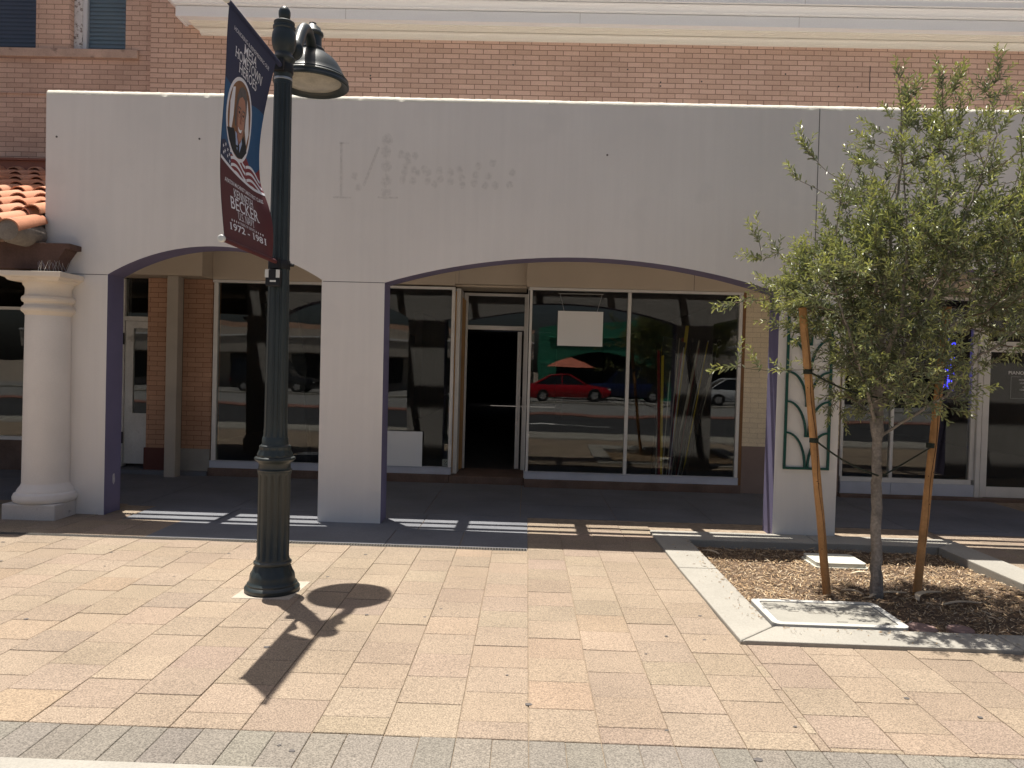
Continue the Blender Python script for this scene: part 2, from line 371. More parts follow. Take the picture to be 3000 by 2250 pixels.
def arc_pts(x0, x1, z, rise, n=28):
    h = (x1 - x0) / 2; R = (h * h + rise * rise) / (2 * rise); a = math.asin(h / R); cx = (x0 + x1) / 2
    return [(cx + R * math.sin(-a + 2 * a * i / n), z + rise - R + R * math.cos(-a + 2 * a * i / n)) for i in range(n + 1)]

# ------------------------------------------------------------------ ground, road, pavement
g = MB(); g.add([(-400, -400, -0.30), (400, -400, -0.30), (400, 400, -0.30), (-400, 400, -0.30)], [(0, 1, 2, 3)])
struct(g.build('ground', 'earth'))
r = MB(); r.box(-60, 60, -15.6, -6.15, -0.28, -0.13); r.box(-1.8, 2.6, -10.6, -10.5, -0.13, -0.126, 1); r.box(0.2, 0.9, -10.75, -10.35, -0.13, -0.1255, 1)
struct(r.build('road', ['asphalt', 'roadpaint']))
r = MB(); r.box(-60, 60, -26.2, -17.2, -0.28, -0.11); r.box(-60, 60, -27.0, -26.2, -0.28, -0.02, 1); r.box(-60, 60, -36, -27.0, -0.28, -0.07)
struct(r.build('far_road', ['farroad', 'kerb']))
r = MB(); r.box(-60, 60, -17.2, -15.6, -0.28, -0.10); struct(r.build('brick_strip', 'redbrickroad'))
k = MB()
x = -14.0
while x < 14: k.box(x, x + 2.99, -6.15, -4.552, -0.28, 0.003 + random.uniform(-.001, .001)); x += 3.0
struct(k.build('front_kerb', 'kerb', bevel=0.008))

TONES = [(0.294, 0.229, 0.166), (0.288, 0.225, 0.165), (0.281, 0.217, 0.162), (0.289, 0.229, 0.167), (0.278, 0.216, 0.164), (0.302, 0.228, 0.161), (0.285, 0.223, 0.164), (0.289, 0.228, 0.168)]
PW = [5, 5, 5, 4, 4, 1.6, 4, 4]
def paver(mb, x0, x1, y0, y1, tone, g_=0.0012):
    j = lambda a: random.uniform(-a, a)
    z = -0.004 + j(0.0014); c = 0.0025
    x0 += g_ + abs(j(.001)); x1 -= g_ + abs(j(.001)); y0 += g_ + abs(j(.0015)); y1 -= g_ + abs(j(.0015))
    q = random.uniform(0.93, 1.07); tone = tuple(t * q * random.uniform(0.985, 1.015) for t in tone)
    t1, t2 = j(.0012), j(.0012)
    V = [(x0, y0, z - .02), (x1, y0, z - .02), (x1, y1, z - .02), (x0, y1, z - .02),
         (x0, y0, z - c), (x1, y0, z - c + t1), (x1, y1, z - c + t1), (x0, y1, z - c + t2),
         (x0 + c, y0 + c, z), (x1 - c, y0 + c, z + t1), (x1 - c, y1 - c, z + t1), (x0 + c, y1 - c, z + t2)]
    F = [(0, 1, 5, 4), (1, 2, 6, 5), (2, 3, 7, 6), (3, 0, 4, 7), (4, 5, 9, 8), (5, 6, 10, 9), (6, 7, 11, 10), (7, 4, 8, 11), (8, 9, 10, 11)]
    mb.add(V, F, 0, tone)
pv = MB()
PX0, W = 0.050, 0.305
def column(xa, xb, ya, yb, off):
    y = ya; first = True
    while y < yb - 0.02:
        ln = W * off if first and off > 0.05 else W
        first = False
        y2 = min(y + ln, yb)
        if yb - y2 < 0.06: y2 = yb
        paver(pv, xa, xb, y, y2, random.choices(TONES, PW)[0]); y = y2
for kx in range(-26, 4):
    xa = PX0 + kx * W; off = (0.5 if kx % 2 else 1.0) + random.uniform(-.03, .03)
    if kx >= 0:
        column(xa, xa + W, -4.258, 0.40, off)
    else:
        column(xa, xa + W, -4.258, -0.945, off)
        if xa + W < -3.3: column(xa, xa + W, -0.865, 0.6 if xa < -4.3 else -0.15 if xa > -4.0 else 0.25, random.choice([.5, 1.0]))
# narrow cut strip beside the planter corner and the field to its right
y = -4.258
while y < -3.03: y2 = min(y + W * random.choice([.5, 1, 1]), -3.03); paver(pv, 1.27, 1.315, y, y2, random.choice(TONES)); y = y2
for kx in range(0, 18):
    xa = 1.315 + kx * W; column(xa, xa + W, -4.258, -3.035, (0.62 if kx % 2 else 0.12) + random.uniform(-.03, .03))
for kx in range(0, 14):
    xa = 4.16 + kx * W; column(xa, xa + W, -3.035, 0.35, random.choice([.5, 1]))
# grey soldier course along the kerb
GT = [(0.207, 0.184, 0.154), (0.199, 0.18, 0.152), (0.212, 0.189, 0.157), (0.203, 0.181, 0.153)]
for kx in range(-52, 60):
    xa = PX0 + kx * W / 2; paver(pv, xa, xa + W / 2, -4.548, -4.262, random.choice(GT), 0.0009)
# brown pavers under the column, left of the pillar
for (xa, xb, ya, yb) in ((-14, 1.30, -4.55, 2.9), (4.10, 14, -4.55, 2.9), (1.30, 4.10, -4.55, -2.95), (1.30, 4.10, -.15, 2.9)): pv.box(xa, xb, ya, yb, -0.05, -0.0105, 1)
for (gx, gy, gr) in [(0.05, -3.92, .018), (-2.45, -4.10, .016), (-1.38, -3.33, .02), (-3.2, -3.4, .015), (.98, -4.35, .02), (-.9, -4.42, .014), (1.9, -3.7, .016)] + [(random.uniform(-5.5, 3.5), random.uniform(-4.5, -1.1), random.uniform(.006, .016)) for _ in range(46)]:
    if gx > 1.2 and gy > -3.1: continue
    n = 9; pv.add([(gx + gr * random.uniform(.75, 1.2) * math.cos(2 * PI * q / n), gy + gr * .8 * random.uniform(.75, 1.2) * math.sin(2 * PI * q / n), -.0012) for q in range(n)], [tuple(range(n))], 2)
M['gum'] = mat('old_gum_spot', (0.11, 0.10, 0.095), 0.8, 0.2, 40)
struct(pv.build('sidewalk', ['paver', 'sand', 'gum'], normals=False))
# slabs of the covered walk
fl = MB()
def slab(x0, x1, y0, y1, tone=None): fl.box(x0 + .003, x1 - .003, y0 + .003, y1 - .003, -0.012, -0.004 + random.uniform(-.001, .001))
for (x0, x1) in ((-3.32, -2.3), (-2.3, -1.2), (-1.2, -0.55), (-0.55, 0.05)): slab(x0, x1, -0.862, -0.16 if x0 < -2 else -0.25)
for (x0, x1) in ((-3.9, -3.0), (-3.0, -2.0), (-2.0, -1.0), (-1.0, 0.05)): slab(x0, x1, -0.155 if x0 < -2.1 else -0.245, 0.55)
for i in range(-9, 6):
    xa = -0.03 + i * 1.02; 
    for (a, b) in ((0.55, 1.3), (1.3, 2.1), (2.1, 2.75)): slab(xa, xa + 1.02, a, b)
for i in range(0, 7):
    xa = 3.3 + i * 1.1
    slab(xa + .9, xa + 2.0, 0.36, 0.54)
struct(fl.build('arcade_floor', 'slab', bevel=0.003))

# ------------------------------------------------------------------ planter bed
pk = MB()
def kerbseg(poly): pk.prism(poly, -0.10, 0.018 + random.uniform(-.001, .001), plane='xy')
kerbseg([(1.238, -0.075), (1.548, -0.372), (1.549, -1.40), (1.246, -1.40)])
kerbseg([(1.246, -1.405), (1.549, -1.405), (1.552, -2.752), (1.284, -3.020)])
kerbseg([(1.288, -3.026), (1.556, -2.757), (2.90, -2.770), (2.90, -3.036)])
kerbseg([(2.905, -3.036), (2.905, -2.770), (3.842, -2.775), (4.145, -3.036)])
kerbseg([(1.243, -0.070), (1.553, -0.368), (2.75, -0.368), (2.75, -0.008), (1.243, -0.008)])
kerbseg([(2.755, -0.368), (3.842, -0.368), (4.145, -0.075), (4.145, -0.008), (2.755, -0.008)])
kerbseg([(3.845, -0.373), (4.148, -0.080), (4.148, -1.6), (3.845, -1.6)])
kerbseg([(3.845, -1.605), (4.148, -1.605), (4.148, -3.03), (3.845, -2.772)])
struct(pk.build('planter_kerb', 'kerb', bevel=0.01))

def mulch_z(x, y):
    return -0.048 + 0.02 * mnoise.noise(Vector((x * 2.2, y * 2.2, 3))) + 0.018 * math.exp(-((x - 2.6) ** 2 + (y + 1.8) ** 2) / 0.5)
mb = MB()
mb.sheet(lambda u, v: (1.545 + 2.30 * u, -2.775 + 2.41 * v, mulch_z(1.545 + 2.3 * u, -2.775 + 2.41 * v) - 0.006), 40, 40, 1)
CH = [(0.415, 0.285, 0.155), (0.474, 0.34, 0.202), (0.356, 0.233, 0.128), (0.553, 0.427, 0.277), (0.277, 0.178, 0.101), (0.217, 0.137, 0.08), (0.613, 0.498, 0.352), (0.435, 0.305, 0.176), (0.158, 0.107, 0.069)]
for i in range(15000):
    x, y = random.uniform(1.56, 3.835), random.uniform(-2.76, -0.38)
    if 1.56 < x < 2.42 and y < -2.215: continue
    if 2.45 < x < 2.89 and -1.10 < y < -0.73: continue
    L_ = random.choice([.012, .018, .025, .03, .04, .055]) * random.uniform(.7, 1.2); w = random.uniform(.003, .009)
    a = random.uniform(0, PI); tl = random.gauss(0, .28); d = Vector((math.cos(a) * math.cos(tl), math.sin(a) * math.cos(tl), math.sin(tl)))
    s_ = Vector((-math.sin(a), math.cos(a), random.gauss(0, .4))).normalized(); c = Vector((x, y, mulch_z(x, y) + abs(random.gauss(0, .008)) + .002))
    bow = Vector((0, 0, random.uniform(-.003, .003)))
    e = d * L_ / 2; q = s_ * w / 2
    n_ = d.cross(s_) * 0.0015
    mb.add([c - e - q * .6, c - e + q * .6, c + q + bow, c + e + q * .5, c + e - q * .5, c - q + bow], [(0, 1, 2, 5), (5, 2, 3, 4)], 0, random.choice(CH))
for i in range(260):
    e = random.random()
    if e < .5: x, y = 1.55 - abs(random.gauss(0, .10)), random.uniform(-2.7, -.4)
    else: x, y = random.uniform(1.6, 3.8), -2.77 - abs(random.gauss(0, .09))
    a = random.uniform(0, PI); L_ = random.uniform(.008, .03); w = random.uniform(.002, .006); d = Vector((math.cos(a), math.sin(a), 0)); s_ = Vector((-d.y, d.x, 0)); c = Vector((x, y, .0225))
    if x < 1.24 or y < -3.03: c.z = .002
    mb.add([c - d * L_ / 2 - s_ * w / 2, c + d * L_ / 2 - s_ * w / 3, c + d * L_ / 2 + s_ * w / 3 + Vector((0, 0, .003)), c - d * L_ / 2 + s_ * w / 2 + Vector((0, 0, .002))], [(0, 1, 2, 3)], 0, random.choice(CH))
tag(mb.build('mulch', ['chip', 'soil'], normals=False), 'shredded tan bark mulch filling the square planter bed', 'mulch', kind='stuff')
def splinter(x0, y0, x1, y1, w, label, bend=.03):
    t = MB(); a = Vector((x0, y0, mulch_z(x0, y0) + .022)); b = Vector((x1, y1, mulch_z(x1, y1) + .026)); s_ = Vector((-(b - a).y, (b - a).x, 0)).normalized()
    n = 7; P = []
    for i in range(n + 1):
        f = i / n; ww = w * (math.sin(PI * (0.08 + f * .86)) ** .6); c = a.lerp(b, f) + s_ * bend * math.sin(PI * f * 1.3) + Vector((0, 0, .012 * math.sin(PI * f)))
        P += [c - s_ * ww / 2, c + s_ * ww / 2, c + s_ * ww / 2 - Vector((0, 0, .006)), c - s_ * ww / 2 - Vector((0, 0, .006))]
    F = []
    for i in range(n):
        o = i * 4
        F += [(o, o + 1, o + 5, o + 4), (o + 1, o + 2, o + 6, o + 5), (o + 2, o + 3, o + 7, o + 6), (o + 3, o, o + 4, o + 7)]
    F += [(3, 2, 1, 0), (n * 4, n * 4 + 1, n * 4 + 2, n * 4 + 3)]
    t.add(P, F); return tag(t.build('bark_strip', 'board'), label, 'bark strip', 'loose pale strips lying on the mulch')
splinter(2.50, -1.955, 2.82, -1.80, .03, 'long pale bark strip crossing just in front of the tree trunk base')
splinter(2.82, -2.01, 3.10, -1.72, .045, 'wide curled pale strip at the foot of the stake before the piano shop', .04)
splinter(2.98, -2.05, 3.28, -1.97, .025, 'thin straight strip lying in the leaf shade beyond both stakes', .01)
splinter(2.37, -1.79, 2.50, -1.87, .022, 'short pale strip between the trunk and the stake before the trellis', .01)
splinter(2.65, -1.30, 2.84, -1.27, .028, 'pale strip on the sunny mulch behind the trunk', .01)
splinter(1.62, -0.62, 1.74, -0.74, .03, 'small pale strip in the wall shadow at the back corner of the bed', .005)

# utility boxes in the bed
eb = thing('utility_box', 'rectangular pale concrete electric box with a marked lid in the planter corner', 'utility box', (1.98, -2.48, 0))
def rrect(x0, x1, y0, y1, r, n=5):
    P = []
    for (cx, cy_, a0) in ((x1 - r, y1 - r, 0), (x0 + r, y1 - r, PI / 2), (x0 + r, y0 + r, PI), (x1 - r, y0 + r, 1.5 * PI)):
        for i in range(n + 1): a = a0 + PI / 2 * i / n; P.append((cx + r * math.cos(a), cy_ + r * math.sin(a)))
    return P
t = MB(); outer = rrect(1.565, 2.405, -2.745, -2.225, .05); inner = rrect(1.612, 2.358, -2.698, -2.272, .03); n = len(outer)
V = [(p[0], p[1], -.05) for p in outer] + [(p[0], p[1], .030) for p in outer] + [(p[0], p[1], .030) for p in inner] + [(p[0], p[1], .0) for p in inner]
F = []
for a in range(3):
    for i in range(n): F.append((a * n + i, a * n + (i + 1) % n, (a + 1) * n + (i + 1) % n, (a + 1) * n + i))
t.add(V, F); t.build('rim', 'boxrim', eb)
t = MB(); t.prism(rrect(1.618, 2.352, -2.692, -2.278, .026), 0.0, .026, plane='xy'); lid = t.build('lid', 'box', eb)
t = MB(); V, F = text_geo('ELECTRIC', .062, 0.002, 1.15); t.add([(2.02 + a, -2.485 + b, .0268) for a, b in V], F); t.build('lettering', 'boxmark', lid)
t = MB()
for (cx, cy_) in ((1.645, -2.315), (2.30, -2.655)): t.lathe([(.014, .026), (.014, .0285), (.008, .0288)], (cx, cy_), 14)
for (cx, cy_) in ((1.78, -2.47), (2.26, -2.50), (2.02, -2.655)): t.prism(rrect(cx - .035, cx + .035, cy_ - .008, cy_ + .008, .007), .026, .0268, plane='xy')
t.build_each('lid_bolt', 'boxmark', lid)
vb = thing('valve_box', 'low sun-bleached plastic valve box lid in the mulch nearest the trellis pillar', 'valve box', (2.67, -.91, 0))
t = MB(); t.prism(rrect(2.462, 2.878, -1.085, -.74, .04), -.06, .012, plane='xy'); t.build('lid', 'valve', vb, bevel=.012)
t = MB(); t.prism(rrect(2.445, 2.895, -1.102, -.723, .05), -.07, -.022, plane='xy'); t.build('rim', 'valve', vb, bevel=.004)
for (cx, cy_, rr, lb) in ((2.555, -2.575, .092, 'round faded purple valve cover in the mulch beside the electric box'), (2.80, -2.575, .078, 'smaller round faded purple valve cover deeper in the shaded mulch')):
    t = MB(); t.lathe([(rr, -.06), (rr, -.020), (rr * .94, -.014), (rr * .72, -.016), (rr * .66, -.012), (.001, -.011)], (cx, cy_), 28)
    c_ = t.build('valve_cover', 'roundlid', smooth=True); tag(c_, lb, 'valve cover', 'round valve covers in the planter')

# trench drain
td = thing('trench_drain', 'long narrow iron trench drain grate along the shadow edge', 'drain', (-2, -.9, 0))
t = MB(); t.box(-12, .045, -.936, -.869, -.0125, -.0090, 1); t.box(-12, .045, -.945, -.937, -.012, -.003); t.box(-12, .045, -.868, -.862, -.012, -.003)  # black sheet just under the bars paints the shade inside the trench
x = -5.6
while x < .04: t.box(x, x + .0085, -.937, -.868, -.0085, .0005); x += .0245
t.build('grate', ['drain', 'pit_shade'], td)

# ------------------------------------------------------------------ arcade wall with arches
arc = thing('arcade', 'grey stucco arcade with three shallow purple-edged arches and a blank parapet', 'arcade', (0, 0, 0))
A1, A2, A3 = (-4.167, -2.040, 2.380, .302), (-1.420, 2.434, 2.368, .292), (3.042, 6.95, 2.385, .292)
XL, XR, T = -4.81, 9.0, 0.30
def foot(x): return {A1[0]: -4.167, A1[1]: -2.030, A2[0]: -1.407, A2[1]: 2.436}.get(x, x)
outline = [(XL + .02, -.05)]
outline = [(-4.775, -.05), (-4.80, 2.68), (XL, 4.134)]
top_n = 60
outline += [(XR, 4.134), (XR, -.05)]
for A in (A3, A2, A1):
    pts = arc_pts(*A); outline += [(foot(A[1]), -.05)] + list(reversed(pts)) + [(foot(A[0]), -.05)]
w = MB()
w.prism(outline, 0.0, T, sides=False)
w.add([(-4.775, 0, -.05), (-4.80, 0, 2.68), (XL, 0, 4.134), (XL, T, 4.134), (-4.80, T, 2.68), (-4.775, T, -.05)], [(0, 5, 4, 1), (1, 4, 3, 2)])
w.add([(XR, 0, -.05), (XR, T, -.05), (XR, T, 4.134), (XR, 0, 4.134)], [(0, 1, 2, 3)])
wall = w.build('wall', 'stucco', arc, normals=True)
cp_ = MB()   # rounded, slightly uneven lip
LIPR = .058
LP = [(LIPR - LIPR * math.cos(a * PI / 2 / 6), 4.134 + LIPR * math.sin(a * PI / 2 / 6)) for a in range(7)] + [(T * .6, 4.194), (T, 4.188), (T, 4.134)]
def lip(u, v):
    x = XL + (XR - XL) * u; i_ = round(v * 9); y, z = LP[i_]
    q = .006 * mnoise.noise(Vector((x * 4, i_ * .7, 0))) + .005 * mnoise.noise(Vector((x * 19, i_, 4)))
    chip = max(0, mnoise.noise(Vector((x * 7.3, 2, 9))) - .5) * .05 if i_ in (1, 2, 3) else 0
    if i_ in (0, 9): q = 0
    return (x, y + q * .5 + chip, z + q - chip * .6)
cp_.sheet(lip, 700, 9)
cp_.add([(XL, y, z) for y, z in LP], [tuple(reversed(range(10)))])
cp_.build('parapet_cap', 'cap', arc, smooth=True, normals=True)
for A in (A1, A2, A3):
    pts = [(foot(A[0]), -.05)] + arc_pts(*A) + [(foot(A[1]), -.05)]
    s_ = MB(); V = [(p[0], 0.0, p[1]) for p in pts] + [(p[0], T, p[1]) for p in pts]; n = len(pts)
    s_.add(V, [(i, i + 1, n + i + 1, n + i) for i in range(n - 1)])
    # thin paint line returned 4 mm onto the front face
    s_.build('arch_reveal', 'purple', arc, smooth=True, normals=False)
j = MB()
for (a, b, z) in ((-4.60, -4.169, 2.376), (-2.029, -1.421, 2.366), (2.437, 3.041, 2.378)): j.box(a, b, -.0012, .002, z - .003, z + .003)
j.box(2.752, 2.759, -.0012, .002, 2.38, 4.15)
j.build_each('control_joint', 'joint', arc)
gh = MB()
def blot(x, z, rx, rz):
    n = 14; P = []
    for i in range(n):
        a = 2 * PI * i / n; q = 1 + .22 * mnoise.noise(Vector((x * 9 + math.cos(a), z * 9 + math.sin(a), 1))); P.append((x + rx * q * math.cos(a), -.0005 - .00012 * ((x * 31 + z * 17) % 5), z + rz * q * math.sin(a)))
    gh.add(P, [tuple(range(n))])
GP = [(-1.43, 3.76), (-1.44, 3.64), (-1.43, 3.5), (-1.43, 3.36), (-1.43, 3.24), (-1.29, 3.62), (-1.23, 3.61), (-1.15, 3.61), (-1.22, 3.56), (-1.24, 3.51), (-1.25, 3.45), (-1.27, 3.38), (-1.16, 3.47), (-1.13, 3.45), (-1.17, 3.37), (-1.06, 3.48), (-1.02, 3.45), (-1.02, 3.37), (-0.91, 3.47), (-0.9, 3.39), (-0.95, 3.34), (-0.8, 3.46), (-0.8, 3.37), (-0.71, 3.49), (-0.69, 3.41), (-0.68, 3.34), (-0.53, 3.53), (-0.56, 3.44), (-0.57, 3.36), (-0.39, 3.56), (-0.43, 3.43), (-0.46, 3.34), (-0.36, 3.34), (-0.2, 3.47), (-0.22, 3.35), (-1.74, 3.4), (-1.7, 3.29)]
for i, (x, z) in enumerate(GP): blot(x, z, .036 if i < 5 else .022, .044 if i < 5 else .028)
for (a, b, w_) in (((-1.95, 3.19), (-1.77, 3.19), .018), ((-1.65, 3.31), (-1.51, 3.69), .026), ((-1.51, 3.2), (-1.31, 3.2), .018), ((-1.88, 3.72), (-1.87, 3.2), .022), ((-1.44, 3.76), (-1.43, 3.22), .008), ((-1.90, 3.72), (-1.80, 3.72), .010)):
    dx, dz = b[0] - a[0], b[1] - a[1]; L_ = math.hypot(dx, dz); px, pz = -dz / L_ * w_ / 2, dx / L_ * w_ / 2
    gh.add([(a[0] + px, -.0016, a[1] + pz), (b[0] + px, -.0016, b[1] + pz), (b[0] - px, -.0016, b[1] - pz), (a[0] - px, -.0016, a[1] - pz)], [(0, 1, 2, 3)])
gh2 = MB(); gq = gh; gh = gh2
for i, (x, z) in enumerate(GP): blot(x, z, .055 if i < 5 else .036, .062 if i < 5 else .042)
gh = gq
for c in gh2.calls: q = MB(); q.add([(p[0], p[1] * .35, p[2]) for p in c[0]], c[1]); q.build('stain_halo', 'ghost2', arc)
gh.build_each('sign_stain', 'ghost', arc)
nh = MB()
for (x, z) in ((-3.28, 3.73), (0.72, 3.66), (-4.70, 3.72)):
    nh.lathe([(.010, -.004), (.009, .003)], (x, z), 10, axis='y')
nh.build_each('screw_hole', 'joint', arc)
sc_ = MB()
def scuff(px, pz, ry, rz, fx):
    n = 12; sc_.add([fx(px + ry * random.uniform(.7, 1.2) * math.cos(2 * PI * q / n), pz + rz * random.uniform(.75, 1.15) * math.sin(2 * PI * q / n)) for q in range(n)], [tuple(range(n))])
scuff(.17, .33, .025, .06, lambda a, b: (-4.1655, a, b))
sc_.build_each('paint_scuff', 'scuff', arc)
# slatted opening and roof behind the wall
for k_ in range(0, 11):
    xc = -2.96 - .458 + 1.18 * (k_ - 1)
    b_ = MB(); b_.box(xc - .055, xc + .055, T + .002, 2.70, 2.99, 3.08); b_.build('rafter', 'slat', arc)
ZS = 3.09
for (ya, yb) in ((.302, .364), (.455, .544), (.683, .754), (.890, 1.0165)):
    b_ = MB(); b_.box(XL, XR, ya, yb, ZS - .005, ZS + .03); b_.build('slat', 'slat', arc)
b_ = MB(); b_.box(XL, XR, 1.018, 2.70, ZS - .003, ZS + .10); b_.build('canopy_roof', 'deck', arc)

# ------------------------------------------------------------------ brick building
bb = thing('brick_building', 'pink brick building with white cornice and dim shop fronts behind the arcade', 'building', (0, 2.7, 0))
w = MB(); w.box(-5.17, 14, 2.72, 3.05, 3.195, 6.9); w.build('upper_wall', 'brick', bb)
w = MB()   # left bay with window openings
for (x0, x1, z0, z1) in ((-12, -5.172, 2.70, 5.605), (-12, -8.10, 5.605, 8), (-6.80, -6.327, 5.725, 8), (-5.568, -5.172, 5.605, 8), (-8.1, -6.8, 7.6, 8), (-6.327, -5.568, 7.6, 8)):
    w.box(x0, x1, 2.82, 3.1, z0, z1)
w.build('side_wall', 'brick_l', bb)
w = MB(); w.box(-14, -5.2, 2.16, 3.0, 7.85, 8.2); w.build('added_eave', 'cornice2', bb)  # unseen eave, added to shade the upper rows of the tile canopy
w = MB(); w.box(-12, -5.374, 2.765, 2.83, 5.607, 5.723); w.build('stone_sill', 'sill', bb, bevel=.006)
w = MB(); w.box(-12, -5.173, 2.80, 2.83, 5.115, 5.135); w.build('brick_ledge', 'brick_l', bb)
for (x0, x1, fx, bm_) in ((-8.1, -6.80, .02, 'blind2'), (-6.327, -5.568, .0, 'blind')):
    f_ = MB()
    if fx == 0: f_.box(-6.325, -6.215, 2.90, 3.0, 5.725, 7.6, 1); f_.box(-6.214, -6.165, 2.92, 2.99, 5.76, 7.6)
    else: f_.box(x0, x0 + .05, 2.9, 3.0, 5.76, 7.6)
    f_.box(x0, x1 - .001, 2.905, 3.0, 5.725, 5.765); f_.box(x1 - .02, x1 - .001, 2.92, 3.0, 5.766, 7.6)
    fr = f_.build('upper_window', ['white', 'peel'], bb)
    p_ = MB(); xx = -6.164 if fx == 0 else x0 + .05
    p_.box(xx, x1 - .021, 2.95, 2.954, 5.766, 7.6); p_.build('pane', 'glass2', fr)
    p_ = MB(); z = 5.77
    while z < 7.6: p_.add([(xx, 2.975, z), (x1 - .021, 2.975, z), (x1 - .021, 3.005, z + .048), (xx, 3.005, z + .048)], [(0, 1, 2, 3)]); z += .056
    p_.box(xx - .1, x1 + .1, 3.02, 3.03, 5.7, 7.6); p_.build('blind', bm_, fr)
# cornice: bed mould (cream tint paints in warm ground bounce), soffit, fascia and crown (white), returned at its left end
def cornice(prof, x_in, name, mt):
    c_ = MB(); n = len(prof)
    V = []
    for (d, z) in prof: V.append((14.0, 2.72 - d, z))
    for (d, z) in prof: V.append((x_in - d, 2.72 - d, z))
    for (d, z) in prof: V.append((x_in - d, 2.83, z))
    F = [(a * n + i, (a + 1) * n + i, (a + 1) * n + i + 1, a * n + i + 1) for a in range(2) for i in range(n - 1)]
    c_.add(V, F); return c_.build(name, mt, bb, normals=True)
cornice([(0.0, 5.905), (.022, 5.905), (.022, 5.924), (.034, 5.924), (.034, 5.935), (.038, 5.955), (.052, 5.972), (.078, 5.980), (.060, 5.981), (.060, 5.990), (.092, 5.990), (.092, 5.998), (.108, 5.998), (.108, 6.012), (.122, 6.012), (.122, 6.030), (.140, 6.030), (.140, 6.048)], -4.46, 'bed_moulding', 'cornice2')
cornice([(.125, 6.048), (.262, 6.044), (.262, 6.026), (.300, 6.026), (.300, 6.156), (.276, 6.156), (.276, 6.168), (.318, 6.168), (.318, 6.178), (.336, 6.178), (.336, 6.186), (.342, 6.205), (.362, 6.226), (.392, 6.240), (.41, 6.244), (.385, 6.246), (.385, 6.258), (.44, 6.258), (.44, 6.33), (.46, 6.335), (.46, 6.36), (.0, 6.46)], -4.40, 'cornice', 'cornice')
w = MB()
for x in (-2.48, .55, 3.35):
    w.box(x, x + .007, 2.4188, 2.43, 6.027, 6.159); w.box(x + .02, x + .026, 2.2788, 2.29, 6.259, 6.329); w.box(x + .01, x + .016, 2.6852, 2.70, 5.936, 5.950)
w.build_each('cornice_seam', 'seam', bb)
w = MB(); w.box(-4.9, 14, 2.66, 2.72, 6.47, 6.7); w.build('red_band', 'redfascia', bb)
w = MB()
for (x, z) in ((-2.2, 5.42), (-2.2, 5.38), (1.22, 5.57), (1.66, 5.41), (1.66, 5.36), (2.2, 5.43), (3.3, 5.55), (4.0, 5.40), (4.25, 5.40), (-.3, 5.60)): w.lathe([(.011, 2.716), (.011, 2.722)], (x, z), 8, axis='y')
w.box(4.40, 4.408, 2.7165, 2.722, 5.35, 5.68); w.box(-3.98, -3.972, 2.7165, 2.722, 5.36, 5.60)
w.build_each('bolt_hole', 'joint', bb)
# ground floor fascia over the shop windows
w = MB(); w.box(-5.9, -4.305, 2.47, 2.95, 2.668, 3.085); w.box(-4.303, -1.0, 2.80, 2.95, 2.665, 3.085); w.box(-.998, -.04, 2.805, 2.95, 2.69, 3.085); w.box(-.038, 4.1, 2.64, 2.95, 2.655, 3.085)
w.box(-1.0, -.04, 2.952, 3.5, 2.665, 2.70)
w.build('fascia', 'tan', bb)
w = MB(); w.box(-.955, -.952, 2.8035, 2.806, 2.70, 3.08); w.box(2.17, 2.176, 2.6385, 2.641, 2.66, 3.08); w.build_each('fascia_joint', 'joint', bb)
# brown base course / step
w = MB(); w.box(-4.3, -1.02, 2.74, 3.1, -.02, .10); w.box(-1.018, .0, 2.76, 3.6, -.02, .095); w.box(.002, 2.86, 2.60, 3.1, -.02, .098); w.build('base_course', 'brownbase', bb, bevel=.008)
w = MB(); w.box(-5.9, -4.3, 2.70, 3.3, -.03, .05); w.build('door_step', 'slab', bb)
def shop_window(x0, x1, y, ztop, mulls, name='shop_window', wl=.045, wr=.045, sill=True, zb=.20, glass_m='glass', frame_m='alu'):
    f_ = MB(); zt = ztop - .035
    f_.box(x0, x1, y - .035, y + .05, zt, ztop)
    f_.box(x0 + .012, x0 + wl, y - .02, y + .045, zb, zt - .001); f_.box(x1 - wr, x1 - .001, y - .02, y + .045, zb, zt - .001)
    for mx_ in mulls: f_.box(mx_ - .022, mx_ + .022, y - .02, y + .045, zb, zt - .001)
    fr = f_.build(name, frame_m, bb, bevel=.003)
    edges = [x0 + wl] + [q for mx_ in mulls for q in (mx_ - .022, mx_ + .022)] + [x1 - wr]
    for i in range(0, len(edges), 2):
        p_ = MB(); p_.box(edges[i] + .001, edges[i + 1] - .001, y + .012, y + .018, zb + .001, zt - .002); p_.build('pane', glass_m, fr)
    if sill:
        s_ = MB(); s_.box(x0, x1, y - .045, y + .06, .100, zb - .012); s_.box(x0, x1, y - .055, y + .06, zb - .0115, zb - .001); s_.build('sill', 'kick', fr, bevel=.004)
    return fr
shop_window(-4.30, -1.96, 2.84, 2.662, [], wl=.07)
shop_window(-1.955, -1.00, 2.86, 2.645, [])
shop_window(.0, 2.83, 2.68, 2.652, [1.335])
